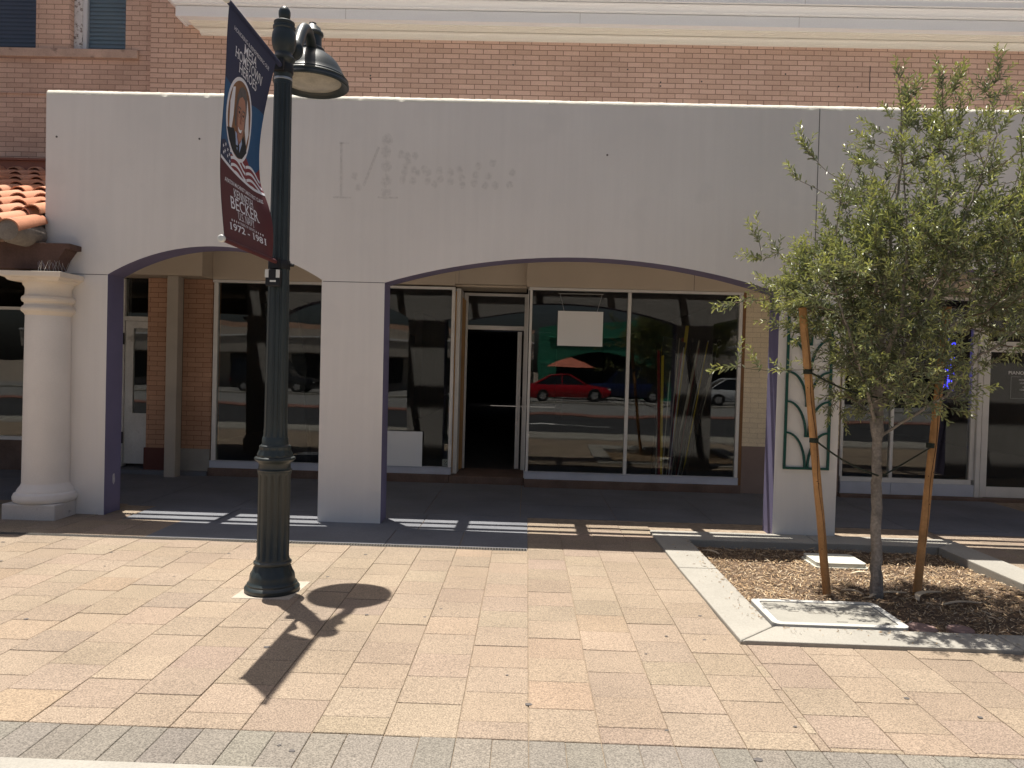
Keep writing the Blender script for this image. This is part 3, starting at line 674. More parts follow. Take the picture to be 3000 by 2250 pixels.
# recessed doorway
d = MB()
yd = 3.50
d.box(-.93, -.875, yd, yd + .06, .10, 2.64); d.box(-.06, -.0, yd, yd + .06, .10, 2.64); d.box(-.874, -.061, yd, yd + .06, 2.60, 2.64); d.box(-.874, -.061, yd, yd + .06, 2.115, 2.175)
dr = d.build('shop_doorway', 'alu', bb, bevel=.003)
p_ = MB(); p_.box(-.873, -.062, yd + .02, yd + .026, 2.176, 2.599); p_.build('pane', 'glass', dr)
p_ = MB(); p_.box(-.15, -.118, yd + .07, yd + .9, .11, 2.10); p_.box(-.115, -.09, yd + .07, yd + .12, .11, 2.10); p_.build('open_door', 'alu', dr)
p_ = MB(); p_.box(-.112, -.112 + .005, yd + .125, yd + .88, .35, 2.0); p_.build('pane', 'glass', dr)
w = MB(); w.box(-.999, -.935, 2.95, 3.5, .10, 2.64); w.box(-.012, .001, 2.75, 3.5, .1, 2.64); w.build('doorway_side', 'alu', bb)
pl_ = MB(); pl_.add([(-.99, 2.94, .11), (-.90, 3.44, .11), (-.925, 3.45, .11), (-1.015, 2.95, .11), (-.99, 2.94, 2.60), (-.90, 3.44, 2.52), (-.925, 3.45, 2.52), (-1.015, 2.95, 2.60)],
    [(0, 1, 5, 4), (1, 2, 6, 5), (2, 3, 7, 6), (3, 0, 4, 7), (4, 5, 6, 7), (3, 2, 1, 0)])
tag(pl_.build('plywood_sheet', 'ply'), 'tall plywood sheet standing along the side of the open shop doorway', 'plywood')
# right of the big window: timber trim and cream painted brick pier
w = MB(); w.box(2.832, 2.872, 2.66, 2.75, .10, 2.652); w.build('timber_trim', 'woodtrim', bb)
w = MB(); w.box(2.874, 4.15, 2.67, 3.0, .62, 2.654); w.build('brick_pier', 'brick_c', bb)
w = MB(); w.box(2.874, 4.15, 2.655, 3.0, -.02, .619); w.build('pier_base', 'mauvebase', bb)
# left bay: old door, brick piers, post
w = MB(); w.box(-5.18, -4.894, 2.80, 3.1, .35, 2.66); w.build('brick_pier', 'brick_d', bb)
w = MB(); w.box(-5.20, -4.893, 2.785, 3.1, .05, .349); w.build('pier_base', 'maroonbase', bb)
w = MB(); w.box(-4.70, -4.302, 2.82, 3.1, .35, 2.66); w.build('brick_pier', 'brick_d', bb)
w = MB(); w.box(-4.71, -4.302, 2.80, 3.1, .0, .349); w.build('pier_base', 'greybase', bb)
w = MB(); w.box(-4.79, -4.64, 2.52, 2.68, -.01, 2.666); w.build('post', 'post', bb, bevel=.006)
w = MB(); w.box(-5.62, -5.58, 2.95, 3.05, .06, 2.66); w.box(-5.578, -5.19, 2.95, 3.05, 2.08, 2.14); dr = w.build('old_door', 'doorwhite', bb)
w = MB(); w.box(-5.575, -5.463, 2.97, 3.02, .10, 2.075); w.box(-5.462, -5.19, 2.97, 3.02, .10, .80); w.box(-5.462, -5.19, 2.97, 3.02, 1.98, 2.075); w.build('door_leaf', 'doorwhite', dr)
w = MB(); w.box(-5.461, -5.19, 2.99, 2.996, .801, 1.979); w.build('pane', 'glass', dr)
w = MB(); w.box(-5.577, -5.19, 2.99, 2.996, 2.141, 2.66); w.build('transom_pane', 'glass', dr)
w = MB()
for z in (.38, 1.75): w.box(-5.60, -5.575, 2.935, 2.95, z, z + .16)
w.build_each('hinge', 'dark', dr)
# neighbour shop front left of the pillar
w = MB()
for x in (-6.35, -5.95): w.box(x - .02, x + .02, 2.80, 2.86, .45, 2.66)
w.box(-12, -5.65, 2.79, 2.87, .40, .45); w.box(-12, -5.65, 2.8, 2.86, 2.18, 2.22)
fr = w.build('shop_window', 'alu', bb)
p_ = MB(); p_.box(-12, -5.65, 2.83, 2.836, .451, 2.66); p_.build('pane', 'glass', fr)
w = MB(); w.box(-12, -5.65, 2.78, 3.0, -.02, .399); w.build('base_course', 'brownbase', bb)
# shop interiors
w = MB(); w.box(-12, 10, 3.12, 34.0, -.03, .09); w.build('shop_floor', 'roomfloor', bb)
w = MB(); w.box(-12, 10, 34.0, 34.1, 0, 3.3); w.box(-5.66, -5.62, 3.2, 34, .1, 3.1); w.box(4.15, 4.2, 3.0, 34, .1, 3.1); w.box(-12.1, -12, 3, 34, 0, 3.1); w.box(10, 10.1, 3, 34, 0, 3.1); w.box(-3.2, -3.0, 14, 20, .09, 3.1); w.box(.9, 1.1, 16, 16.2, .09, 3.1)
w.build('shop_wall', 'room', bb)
w = MB(); w.box(-12, 10, 3.06, 23.2, 3.1, 3.19); w.box(-12, 10, 23.6, 34.1, 3.1, 3.19); w.box(-12, -1.9, 23.2, 23.6, 3.1, 3.19); w.box(.9, 10, 23.2, 23.6, 3.1, 3.19); w.build('shop_ceiling', 'room', bb)  # open slot added to drop a sunbeam on the shop floor

# piano shop front seen under the third arch
ps = thing('piano_shop', 'aluminium shop front with white window lettering behind the tree', 'shop front', (5.5, 2.75, 0))
f_ = MB()
f_.box(4.2, 5.93, 2.72, 2.80, 2.63, 2.67); f_.box(4.2, 5.93, 2.72, 2.80, .19, .25); f_.box(4.19, 4.23, 2.725, 2.80, .25, 2.63); f_.box(4.85, 4.89, 2.725, 2.80, .25, 2.63); f_.box(5.90, 5.96, 2.725, 2.80, .25, 2.63)
fr = f_.build('shop_window', 'alu', ps, bevel=.003)
for (a, b) in ((4.231, 4.849), (4.891, 5.899)):
    p_ = MB(); p_.box(a, b, 2.755, 2.761, .251, 2.629); p_.build('pane', 'glass', fr)
p_ = MB(); p_.box(4.2, 4.868, 2.705, 2.80, .03, .188); p_.box(4.872, 5.96, 2.705, 2.80, .03, .188); p_.build('sill', 'kick', fr, bevel=.004)
f_ = MB(); f_.box(5.962, 6.02, 2.69, 2.80, .0, 2.67); f_.box(6.032, 6.075, 2.70, 2.80, 0, 2.67); f_.box(6.076, 10, 2.71, 2.80, 2.63, 2.67); f_.box(6.076, 10, 2.71, 2.80, 2.03, 2.10)
f_.build('door_frame', 'alu', ps, bevel=.003)
f_ = MB(); f_.box(6.08, 6.135, 2.73, 2.78, .03, 2.025); f_.box(6.136, 7.0, 2.73, 2.78, .03, .17); f_.box(6.136, 7.0, 2.73, 2.78, 1.96, 2.025); f_.box(7.0, 7.06, 2.73, 2.78, .03, 2.025)
dr = f_.build('glass_door', 'alu', ps, bevel=.003)
p_ = MB(); p_.box(6.136, 6.999, 2.752, 2.758, .171, 1.959); p_.build('pane', 'glass', dr)
p_ = MB(); p_.box(6.08, 9.9, 2.752, 2.758, 2.101, 2.629); p_.build('transom_pane', 'glass', ps)
p_ = MB()
def lettering(mb, s_, x, z, size, bold=0.0, y=2.7505, left=None, xs=1.0):
    V, F = text_geo(s_, size, bold, xs)
    dx = 0 if left is None else left - (x + min(a for a, b in V))
    mb.add([(x + a + dx, y, z + b) for a, b in V], F)
lettering(p_, 'PIANO SHOP', 6.62, 1.69, .062, .001, left=6.385, xs=1.1)
for s_, z, sz in (('HOURS', 1.645, .036), ('MONDAY-FRIDAY', 1.597, .034), ('10:00AM - 6:00PM', 1.555, .034), ('SATURDAY', 1.505, .034), ('10:00AM - 5:00PM', 1.468, .034), ('SUNDAY', 1.42, .034), ('CLOSED', 1.385, .034)):
    lettering(p_, s_, 6.66, z, sz)
for (a, b, c, d_) in ((6.42, 6.422, 1.353, 1.64), (6.42, 6.9, 1.351, 1.353), (6.898, 6.9, 1.353, 1.64), (6.42, 6.55, 1.639, 1.641), (6.77, 6.9, 1.639, 1.641)): p_.add([(a, 2.7505, c), (b, 2.7505, c), (b, 2.7505, d_), (a, 2.7505, d_)], [(0, 1, 2, 3)])
p_.build('lettering', 'letters', dr)
p_ = MB(); lettering(p_, '4', 6.50, 2.36, .26, .004); p_.build('house_number', 'letters', ps)
w = MB(); w.box(4.152, 10, 2.60, 2.95, 2.672, 3.085); w.build('fascia', 'tan', ps)
w = MB(); w.box(4.152, 10, 2.56, 2.70, -.02, .03); w.build('base_course', 'brownbase', ps)
# neon sign hanging inside the piano shop window, writing turned on its side
nb = thing('neon_sign', 'blue neon script sign turned on its side inside the piano shop window', 'neon sign', (5.64, 2.85, 1.45))
def scrawl(x, z0, z1, w_, ph):
    P = []
    n = 90
    for i in range(n + 1):
        f = i / n; a = f * 2 * PI * 6.5 + ph
        P.append((x + w_ * (math.sin(a) + .45 * math.sin(a * .5 + 1)), 2.86, z0 + (z1 - z0) * f + .035 * math.cos(a)))
    return P
t = MB(); t.tube(scrawl(5.575, 1.47, 2.17, .032, .4), .008, 6); t.tube(scrawl(5.68, 1.465, 2.12, .036, 2.1), .008, 6); t.build('neon_tube', 'neon', nb, smooth=True)
t = MB(); t.box(5.50, 5.78, 2.885, 2.90, 1.42, 2.24); t.build('backing_panel', 'dark', nb)
t = MB(); t.box(5.47, 5.82, 2.88, 2.95, 2.22, 2.33); tag(t.build('wooden_box', 'board'), 'plain timber box above the blue neon sign', 'box')

# ------------------------------------------------------------------ things in and on the shop windows
hs = thing('hanging_sign', 'blank white board hung on chains in the large shop window', 'sign', (.69, 2.64, 2.1))
t = MB(); t.box(.389, .987, 2.640, 2.652, 1.886, 2.346); t.build('board', 'sign', hs)
t = MB(); t.tube([(.47, 2.655, 2.342), (.41, 2.655, 2.575)], .003, 5); t.build('chain', 'steel', hs)
t = MB(); t.tube([(.905, 2.655, 2.342), (.965, 2.655, 2.578)], .003, 5); t.build('chain', 'steel', hs)
t = MB(); t.tube([(.39, 2.655, 2.575), (.985, 2.655, 2.58)], .003, 5); t.build('rail', 'steel', hs)
t = MB(); t.box(-1.885, -1.393, 2.800, 2.812, .200, .674)
tag(t.build('window_sign', 'sign'), 'blank white board standing on the sill of the narrow shop window', 'sign')
ol = thing('wall_socket', 'small white socket plate in the lower corner of the narrow window', 'socket', (-1.08, 2.9, .25))
t = MB(); t.prism(rrect(-1.125, -1.035, .205, .30, .012), 2.885, 2.897); t.build('plate', 'plastic', ol)
t = MB()
for (x, z) in ((-1.095, .275), (-1.065, .27), (-1.09, .235), (-1.07, .23), (-1.08, .255)): t.lathe([(.006, 2.8845), (.006, 2.8862)], (x, z), 8, axis='y')
t.build('socket_hole', 'dark', ol)
# leaning moulding strips inside the right half of the big window
cols = [(0.8, 0.8, 0.78), (0.02, 0.02, 0.02), (0.02, 0.02, 0.02), (0.03, 0.025, 0.02), (0.75, 0.55, 0.05), (0.25, 0.02, 0.03), (0.55, 0.48, 0.36), (0.8, 0.76, 0.68), (0.02, 0.02, 0.025)]
cname = ['white', 'black', 'black', 'dark', 'yellow', 'dark red', 'beige', 'cream', 'black']
M['strip'] = mat('strip_paint', (0.5, 0.5, 0.5), 0.5, tone=True)
where = ['nearest the mullion', 'near the left of the fan', 'left of the middle', 'in the middle of the fan', 'right of the middle', 'near the right of the fan', 'rightmost in the fan']
N_ = 26
for i in range(N_):
    f = i / (N_ - 1); ci = (i * 4 + 1) % 9
    xb = 1.82 + .42 * f + random.uniform(-.03, .03); xt = 1.88 + .86 * f + random.uniform(-.05, .05)
    t = MB(); t.bar((xb, 3.05 + random.uniform(-.12, .25), .10), (xt, 3.55 + random.uniform(-.1, .1), random.uniform(1.75, 2.3) - .25 * abs(f - .4)), random.choice([.012, .02, .035, .05]), .012)
    t.t = [cols[ci]] * len(t.t)
    tag(t.build('moulding_strip', 'strip'), f'{cname[ci]} moulding strip leaning in the shop window, {where[min(6, int(f * 7))]}, one of the leaning fan', 'strip', 'strips leaning behind the glass')
t = MB(); t.add([(1.80, 3.35, .10), (2.30, 3.35, .10), (2.30, 3.55, 2.0), (1.95, 3.55, 2.1), (1.80, 3.40, .10), (2.30, 3.40, .10), (2.30, 3.60, 2.0), (1.95, 3.60, 2.1)], [(0, 1, 2, 3), (7, 6, 5, 4), (0, 4, 5, 1), (1, 5, 6, 2), (2, 6, 7, 3), (3, 7, 4, 0)])
tag(t.build('leaning_panel', 'dark'), 'black panel leaning behind the fan of strips in the shop window', 'panel')
# left shop window: ragged dark panel added in place of a dark reflected column
t = MB(); t.prism([(-3.55, .1), (-3.05, .1), (-3.1, .5), (-3.15, .9), (-3.12, 1.5), (-3.2, 1.9), (-3.3, 2.3), (-3.75, 2.4), (-3.7, 1.9), (-3.62, 1.2), (-3.6, .5)], 3.25, 3.4)
tag(t.build('reflection_panel', 'dark'), 'ragged dark panel standing in for a reflection in the left shop window beside the street lamp', 'panel')
t = MB(); t.box(-2.62, -2.56, 3.18, 3.21, .11, .38); tag(t.build('paper_tag', 'plastic'), 'small white paper strip lying low inside the left shop window', 'paper')

# ------------------------------------------------------------------ neighbour's column, beam and tiled canopy
CX, CY = -4.69, -.10
col = thing('column', 'cream painted round column with moulded capital on a square plinth', 'column', (CX, CY, 0))
t = MB(); t.lathe([(.205, .30), (.203, .6), (.200, 1.2), (.195, 1.95)], (CX, CY), 40); t.build('shaft', 'column', col, smooth=True)
t = MB(); t.lathe([(.20, .34), (.212, .30), (.235, .27), (.245, .25), (.245, .24), (.268, .225), (.280, .195), (.278, .165), (.262, .145), (.24, .14)], (CX, CY), 44); t.build('base', 'column', col, smooth=True)
t = MB(); t.box(CX - .265, CX + .25, CY - .25, CY + .095, -.02, .142); t.build('plinth', 'plinth', col, bevel=.012)
t = MB(); t.lathe([(.195, 1.945), (.205, 1.965), (.228, 1.985), (.232, 2.01), (.222, 2.03), (.205, 2.045), (.203, 2.065), (.222, 2.078), (.230, 2.10), (.224, 2.122), (.203, 2.138), (.198, 2.16), (.198, 2.20), (.203, 2.22), (.215, 2.235), (.222, 2.26), (.262, 2.28), (.262, 2.285)], (CX, CY), 44); t.build('capital', 'colcap', col, smooth=True)
t = MB()
n = 4
def sq(h, z): return [(CX - h, CY - h, z), (CX + h, CY - h, z), (CX + h, CY + min(h, .095), z), (CX - h, CY + min(h, .095), z)]
PR = [(.225, 2.262), (.245, 2.27), (.255, 2.285), (.262, 2.292), (.285, 2.300), (.29, 2.31), (.29, 2.352)]
V = [p for h, z in PR for p in sq(h, z)]
t.add(V, [(a * 4 + i, a * 4 + (i + 1) % 4, (a + 1) * 4 + (i + 1) % 4, (a + 1) * 4 + i) for a in range(6) for i in range(4)] + [(24, 25, 26, 27), (3, 2, 1, 0)]); t.build('abacus', 'colcap', col, bevel=.003)
bs = thing('bird_spikes', 'row of thin steel bird spikes on top of the column capital', 'bird spikes', (CX + .05, CY - .1, 2.353))
t = MB(); t.box(CX - .02, CX + .26, CY - .17, CY - .13, 2.353, 2.356); t.build('strip', 'plastic', bs)
t = MB()
for i in range(20):
    x = CX - .02 + .28 * i / 19; s_ = (-1) ** i
    t.tube([(x, CY - .15, 2.355), (x + .05 * s_ * random.uniform(.5, 1.2), CY - .15 + random.uniform(-.05, .03), 2.355 + random.uniform(.09, .115))], .0012, 4)
t.build('spike', 'steel', bs)
tc_ = thing('tile_canopy', 'sloping terracotta tile canopy on a dark timber beam above the round column', 'canopy', (-6, 0, 2.4))
t = MB(); t.prism([(-12, 2.392), (-4.60, 2.392), (-4.575, 2.40), (-4.56, 2.44), (-4.535, 2.50), (-4.50, 2.55), (-4.475, 2.585), (-4.475, 2.592), (-4.43, 2.595), (-4.43, 2.645), (-12, 2.645)], -.20, -.005); t.build('beam', 'beam', tc_, bevel=.004)
SL = math.tan(math.radians(22))
def roofz(y): return 2.70 + (y + .42) * SL
t = MB(); t.add([(-12, -.36, roofz(-.36) - .02), (-4.83, -.36, roofz(-.36) - .02), (-4.83, 2.76, roofz(2.76) - .02), (-12, 2.76, roofz(2.76) - .02), (-12, -.36, roofz(-.36) - .08), (-4.83, -.36, roofz(-.36) - .08), (-4.83, 2.76, roofz(2.76) - .08), (-12, 2.76, roofz(2.76) - .08)],
    [(0, 1, 2, 3), (7, 6, 5, 4), (0, 4, 5, 1), (1, 5, 6, 2), (2, 6, 7, 3), (3, 7, 4, 0)]); t.build('roof_deck', 'mortar', tc_)
def barrel(mb, x, y, ln, r0, r1, dz, tone, up_=True, n=9):
    V = []; th = .013
    for (yy, rr, lift) in ((y, r0, .03), (y + ln, r1, 0)):
        for q in (rr, rr - th):
            for k_ in range(n + 1):
                a = PI * k_ / n; V.append((x + q * math.cos(a), yy, roofz(yy) + lift + dz + (q if up_ else -q) * math.sin(a) * .9))
    m_ = n + 1; F = []
    for k_ in range(n):
        F += [(k_, k_ + 1, 2 * m_ + k_ + 1, 2 * m_ + k_), (m_ + k_ + 1, m_ + k_, 3 * m_ + k_, 3 * m_ + k_ + 1), (k_ + 1, k_, m_ + k_, m_ + k_ + 1), (2 * m_ + k_, 2 * m_ + k_ + 1, 3 * m_ + k_ + 1, 3 * m_ + k_)]
    F += [(0, 2 * m_, 3 * m_, m_), (m_ - 1, 2 * m_ - 1, 4 * m_ - 1, 3 * m_ - 1)]
    mb.add(V, F, 0, tone)
TT = [(0.56, 0.25, 0.145), (0.52, 0.225, 0.125), (0.60, 0.30, 0.19), (0.55, 0.27, 0.165)]
tm = MB()
for c_ in range(0, 10):
    x = -5.02 - .262 * c_
    for r_ in range(0, 9):
        y = -.42 + .365 * r_ + random.uniform(-.012, .012)
        tn = random.choice(TT); q = random.uniform(.9, 1.08)
        barrel(tm, x, y, .42, .108, .092, .045, tuple(a * q for a in tn))
        barrel(tm, x - .131, y, .42, .090, .105, .060, tuple(a * q * .9 for a in tn), False)
barrel(tm, -4.86, -.47, .44, .125, .105, .0, (0.50, 0.215, 0.12), True, 14); 
for r_ in range(1, 9): barrel(tm, -4.91, -.42 + .365 * r_, .42, .10, .085, .075, (0.55, 0.26, 0.15))
tm.build('roof_tiles', 'tile', tc_, smooth=True)
t = MB(); t.lathe([(.001, -.47), (.10, -.45), (.122, -.40), (.122, -.06), (.001, -.03)], (-4.86, roofz(-.25) - .045), 20, axis='y'); t.build('mortar_end', 'mortar', tc_, smooth=True)
t = MB(); t.box(-12, -4.83, 2.60, 2.70, 3.975, 4.155); t.box(-12, -4.83, 2.57, 2.71, 4.156, 4.185); t.box(-12, -4.83, 2.58, 2.70, 3.945, 3.974); t.build('red_fascia', 'redfascia', tc_)
t = MB(); t.box(-5.03, -4.97, 2.70, 2.80, 4.50, 4.53); t.tube([(-4.985, 2.80, 4.52), (-4.985, 2.70, 4.515)], .014, 8)
tag(t.build('wall_bracket', 'dark'), 'small black bracket on the brick wall above the tile canopy', 'bracket')

# ------------------------------------------------------------------ green iron trellis on the right pillar
t = MB(); Y0, Y1 = -.030, -.004
def bar2(a, b, w_=.022): t.bar((a[0], -.017, a[1]), (b[0], -.017, b[1]), w_, .024, upv=(0, 1, 0))
x0, x1, xm, zb, zt = 2.525, 2.945, 2.735, .668, 2.262
for (a, b) in (((x0, zb - .011), (x0, zt)), ((x1, zb - .011), (x1, zt)), ((x0 + .012, zb), (x1 - .012, zb)), ((x0 + .012, zt - .01), (x1 - .012, zt - .01))): bar2(a, b)
def curve(z_top, z_bot, side):
    P = []
    for i in range(11):
        a = PI / 2 * i / 10
        xx = (x0 + .01) + (xm - .014 - x0 - .01) * math.sin(a); zz = z_bot + (z_top - z_bot) * (1 - (1 - math.cos(a)) ** 1.0) 
        if side > 0: xx = 2 * xm - xx
        P.append((xx, zz))
    for i in range(10): bar2(P[i], P[i + 1], .018)
for (zt_, zb_) in ((1.015, .68), (1.318, .985), (1.605, 1.28), (1.922, 1.58), (2.215, 1.875)):
    curve(zt_, zb_, -1); curve(zt_, zb_, 1)
for z in (.985, 1.28, 1.58, 1.875): bar2((xm - .025, z - .004), (xm + .025, z - .004), .016)
for z in (.68, ): pass
tag(t.build('iron_trellis', 'trellis'), 'dark green iron trellis of paired arcs fixed on the pillar behind the tree', 'trellis')

# ------------------------------------------------------------------ street lamp
LX, LY = -1.70, -2.30
lamp = thing('street_lamp', 'dark green fluted street lamp with a bell shaped hood on the sidewalk', 'street lamp', (LX, LY, 0))
def flute(k_, d): return lambda a, r, z: r - d * (max(0.0, math.cos(a * k_)) ** 0.7)
def lobes(k_, d, z0, z1): return lambda a, r, z: r + (d * abs(math.sin(a * k_ / 2)) if z0 < z < z1 else 0)
t = MB(); t.lathe([(.178, 0), (.183, .012), (.183, .028), (.174, .040), (.166, .046), (.166, .056), (.155, .068), (.152, .075), (.149, .10), (.140, .118), (.126, .142), (.118, .162), (.116, .180), (.126, .188), (.126, .200), (.117, .206), (.110, .214)], (LX, LY), 64, fn=lobes(14, .007, .11, .17)); t.build('base', 'lampgreen', lamp, smooth=True)
t = MB(); t.lathe([(.112, .212), (.112, .22), (.106, .235), (.106, .79), (.112, .805), (.112, .815)], (LX, LY), 112, fn=lambda a, r, z: flute(14, .011)(a, r, z) if .225 < z < .80 else r); t.build('fluted_pedestal', 'lampgreen', lamp, smooth=True, angle=50)
t = MB(); t.lathe([(.110, .813), (.116, .826), (.106, .836), (.104, .866), (.112, .880), (.126, .888), (.135, .898), (.133, .910), (.118, .916), (.113, .918)], (LX, LY), 48); t.build('ring', 'lampgreen', lamp, smooth=True)
t = MB(); t.lathe([(.115, .917), (.112, .93), (.100, .955), (.098, .972), (.104, .980), (.102, .990), (.090, .996), (.086, 1.01), (.086, 1.04), (.080, 1.05)], (LX, LY), 56, fn=lobes(14, .007, .925, .975)); t.build('collar', 'lampgreen', lamp, smooth=True)
t = MB(); t.lathe([(.081, 1.045), (.079, 1.07), (.0765, 1.12), (.072, 1.77), (.065, 2.45), (.0585, 3.40), (.0585, 3.43)], (LX, LY), 96, fn=lambda a, r, z: flute(12, .008)(a, r, z) if 1.06 < z < 3.42 else r); t.build('pole', 'lampgreen', lamp, smooth=True, angle=50)
t = MB(); t.lathe([(.060, 3.425), (.060, 3.57), (.063, 3.575), (.073, 3.585), (.076, 3.60), (.068, 3.612), (.058, 3.625), (.056, 3.635), (.060, 3.645), (.071, 3.665), (.079, 3.70), (.0805, 3.73), (.077, 3.765), (.069, 3.785), (.069, 3.79), (.074, 3.797), (.074, 3.812), (.065, 3.817), (.065, 3.826), (.069, 3.833), (.069, 3.842), (.058, 3.850), (.035, 3.856), (.032, 3.862)], (LX, LY), 40); t.build('pole_top', 'lampgreen', lamp, smooth=True)
t = MB(); t.lathe([(.028, 3.860), (.034, 3.872), (.0375, 3.895), (.037, 3.915), (.033, 3.932), (.022, 3.944), (.004, 3.948)], (LX, LY), 32, fn=lobes(8, .002, 3.87, 3.93)); t.build('finial', 'lampgreen', lamp, smooth=True)
t = MB()
HX, HY, HZ = -1.715, -1.60, 3.69
t.lathe([(.045, LY + .06), (.045, LY + .13), (.062, LY + .14), (.075, LY + .15), (.075, LY + .175), (.060, LY + .185), (.060, LY + .20), (.04, LY + .21)], (LX + .005, 3.73), 28, axis='y')
pth = [(LX + .005, y_, z_) for y_, z_ in ((-2.12, 3.74), (-2.07, 3.77), (-2.02, 3.83), (-1.97, 3.905), (-1.92, 3.965), (-1.87, 4.00), (-1.82, 4.015), (-1.77, 4.01), (-1.72, 3.98), (-1.675, 3.94))]
t.tube(pth, [.042 - .006 * i / 9 for i in range(10)], 18); t.build('arm', 'lampgreen', lamp, smooth=True)
t = MB(); t.lathe([(.275, HZ - .012), (.283, HZ - .006), (.284, HZ + 0.0080), (.276, HZ + 0.0200), (.274, HZ + 0.0320), (.278, HZ + 0.0400), (.268, HZ + 0.0460), (.258, HZ + 0.0560), (.258, HZ + 0.0640), (.247, HZ + 0.0750), (.236, HZ + 0.1000), (.219, HZ + 0.1354), (.195, HZ + 0.1708), (.163, HZ + 0.2035), (.128, HZ + 0.2292), (.100, HZ + 0.2451), (.093, HZ + 0.2549), (.094, HZ + 0.2664), (.086, HZ + 0.2770), (.074, HZ + 0.2858), (.070, HZ + 0.3035), (.070, HZ + 0.3655), (.080, HZ + 0.3743), (.084, HZ + 0.3832), (.080, HZ + 0.3965), (.068, HZ + 0.4053), (.058, HZ + 0.4319), (.035, HZ + 0.4496), (.028, HZ + 0.4584), (.028, HZ + 0.4673), (.004, HZ + 0.4699)], (HX, HY), 56, cap=False)
t.lathe([(.275, HZ - .012), (.250, HZ + .0), (.232, HZ + .012), (.22, HZ + .03), (.205, HZ + .045)], (HX, HY), 56, cap=False); t.build('hood', 'lampgreen', lamp, smooth=True)
t = MB(); t.lathe([(.225, HZ + .024), (.20, HZ + .010), (.12, HZ - .004), (.002, HZ - .008)], (HX, HY), 48, cap=False); t.build('lens', 'lens', lamp, smooth=True)
for (zc, rr, ya) in ((3.53, .064, -.10), (2.215, .071, -.11)):
    t = MB(); t.lathe([(rr, zc - .03), (rr + .002, zc - .025), (rr + .002, zc + .025), (rr, zc + .03)], (LX, LY), 28); t.box(LX - .03, LX + .03, LY + ya, LY - .05, zc - .035, zc + .035)
    if zc < 3: t.tube([(LX + .06, LY, 2.215), (LX + .10, LY, 2.215)], .010, 8)
    t.build('banner_clamp', 'dark', lamp, smooth=True)
t = MB(); t.lathe([(.0605, 3.452), (.0612, 3.453), (.0612, 3.467), (.0605, 3.468)], (LX, LY), 28); t.build('steel_band', 'steel', lamp, smooth=True)
ob = MB(); ob.box(LX - .05, LX + .045, LY - .125, LY - .075, 2.06, 2.17); bx_ = ob.build('outlet_box', 'dark', lamp, bevel=.006)
ob = MB(); ob.box(LX - .052, LX - .028, LY - .1275, LY - .124, 2.115, 2.168); ob.box(LX + .022, LX + .046, LY - .1275, LY - .124, 2.115, 2.168); ob.box(LX - .018, LX + .022, LY - .1275, LY - .124, 2.086, 2.098); ob.build('sticker', 'plastic', bx_)
t = MB(); t.prism([(-1.905, -2.50), (-1.52, -2.49), (-1.50, -2.07), (-1.885, -2.08)], -.03, .0, plane='xy'); tag(t.build('lamp_footing', 'pad', bevel=.004), 'square tan concrete footing under the street lamp base', 'footing')

# ------------------------------------------------------------------ banner
ban = thing('street_banner', 'blue and maroon portrait banner hanging from the street lamp pole', 'banner', (LX, LY - .1, 2.2))
BZ0, BZ1, BYL, BYR = 3.520, 2.215, -3.250, -2.475
def bmap(u, v, off=0.0):
    """cloth point: u from the street side to the pole, v from top to bottom; off = lift of a print layer"""
    s_ = max(0.0, math.sin(PI * v)) ** .85
    bow = -(.038 + .040 * u) * s_ + .012 * math.sin(6 * v + 2 * u) * s_
    curl = .055 * max(0, (u - .70) / .30) ** 2 * max(0, math.sin(PI * min(1, max(0, (v - .62) / .38)))) 
    y = BYL + (BYR - BYL) * u + .02 * s_ * (1 - u) - .03 * s_ * u ** 2 - curl * .6
    z = BZ0 + (BZ1 - BZ0) * v + .010 * math.sin(PI * u) * v
    return (LX + .012 + bow + curl + off, y, z)
t = MB(); t.sheet(lambda u, v: bmap(u, v), 24, 60); t.sheet(lambda u, v: bmap(1 - u, v, -.0015), 24, 60, 0); cloth = t.build('cloth', 'navy', ban, smooth=True, normals=False)
def swoosh(u): return .632 + .115 * u - .073 * u * u if u < .8 else .632 + .115 * .8 - .073 * .64 - .02 * (u - .8)
def layer(name, m_, fn, nu=16, nv=12, off=.001, flip=False):
    q = MB(); q.sheet(lambda a, b: bmap(*fn(a, b), off), nu, nv); return q.build(name, m_, cloth, smooth=True, normals=False)
layer('blue_field', 'blue', lambda a, b: (a, .30 + .02 * math.sin(a * 5) + (swoosh(a) - .30 - .02 * math.sin(a * 5)) * b), 20, 16, .0006)
layer('maroon_field', 'maroon', lambda a, b: (a, swoosh(a) + (1 - swoosh(a)) * b), 24, 20, .0007)
for k_, (m_, off) in enumerate((('bred', .0010),)):
    layer('flag_print', 'bred', lambda a, b: (.16 + .84 * a, (.565 + .03 * math.sin(a * 9 + 1)) + (swoosh(.16 + .84 * a) - .565 - .03 * math.sin(a * 9 + 1)) * b), 24, 6, .0012)
layer('portrait_oval', 'bwhite', lambda a, b: (.385 + .325 * b * math.cos(2 * PI * a), .420 + .185 * b * math.sin(2 * PI * a)), 40, 4, .0014)
def ell(name, m_, cu, cv, ru, rv, off, a0=0.0, a1=1.0, n=28): layer(name, m_, lambda a, b: (cu + ru * b * math.cos(2 * PI * (a0 + (a1 - a0) * a)), cv + rv * b * math.sin(2 * PI * (a0 + (a1 - a0) * a))), n, 3, off)
ell('portrait_background', 'pbrown', .385, .420, .290, .170, .0018, n=40)
def ppoly(name, m_, pts, off):
    tri = tessellate_polygon([[Vector((p[0], p[1], 0)) for p in pts]]); q = MB(); q.add([bmap(p[0], p[1], off) for p in pts], [tuple(reversed(x_)) for x_ in tri]); return q.build(name, m_, cloth, normals=False)
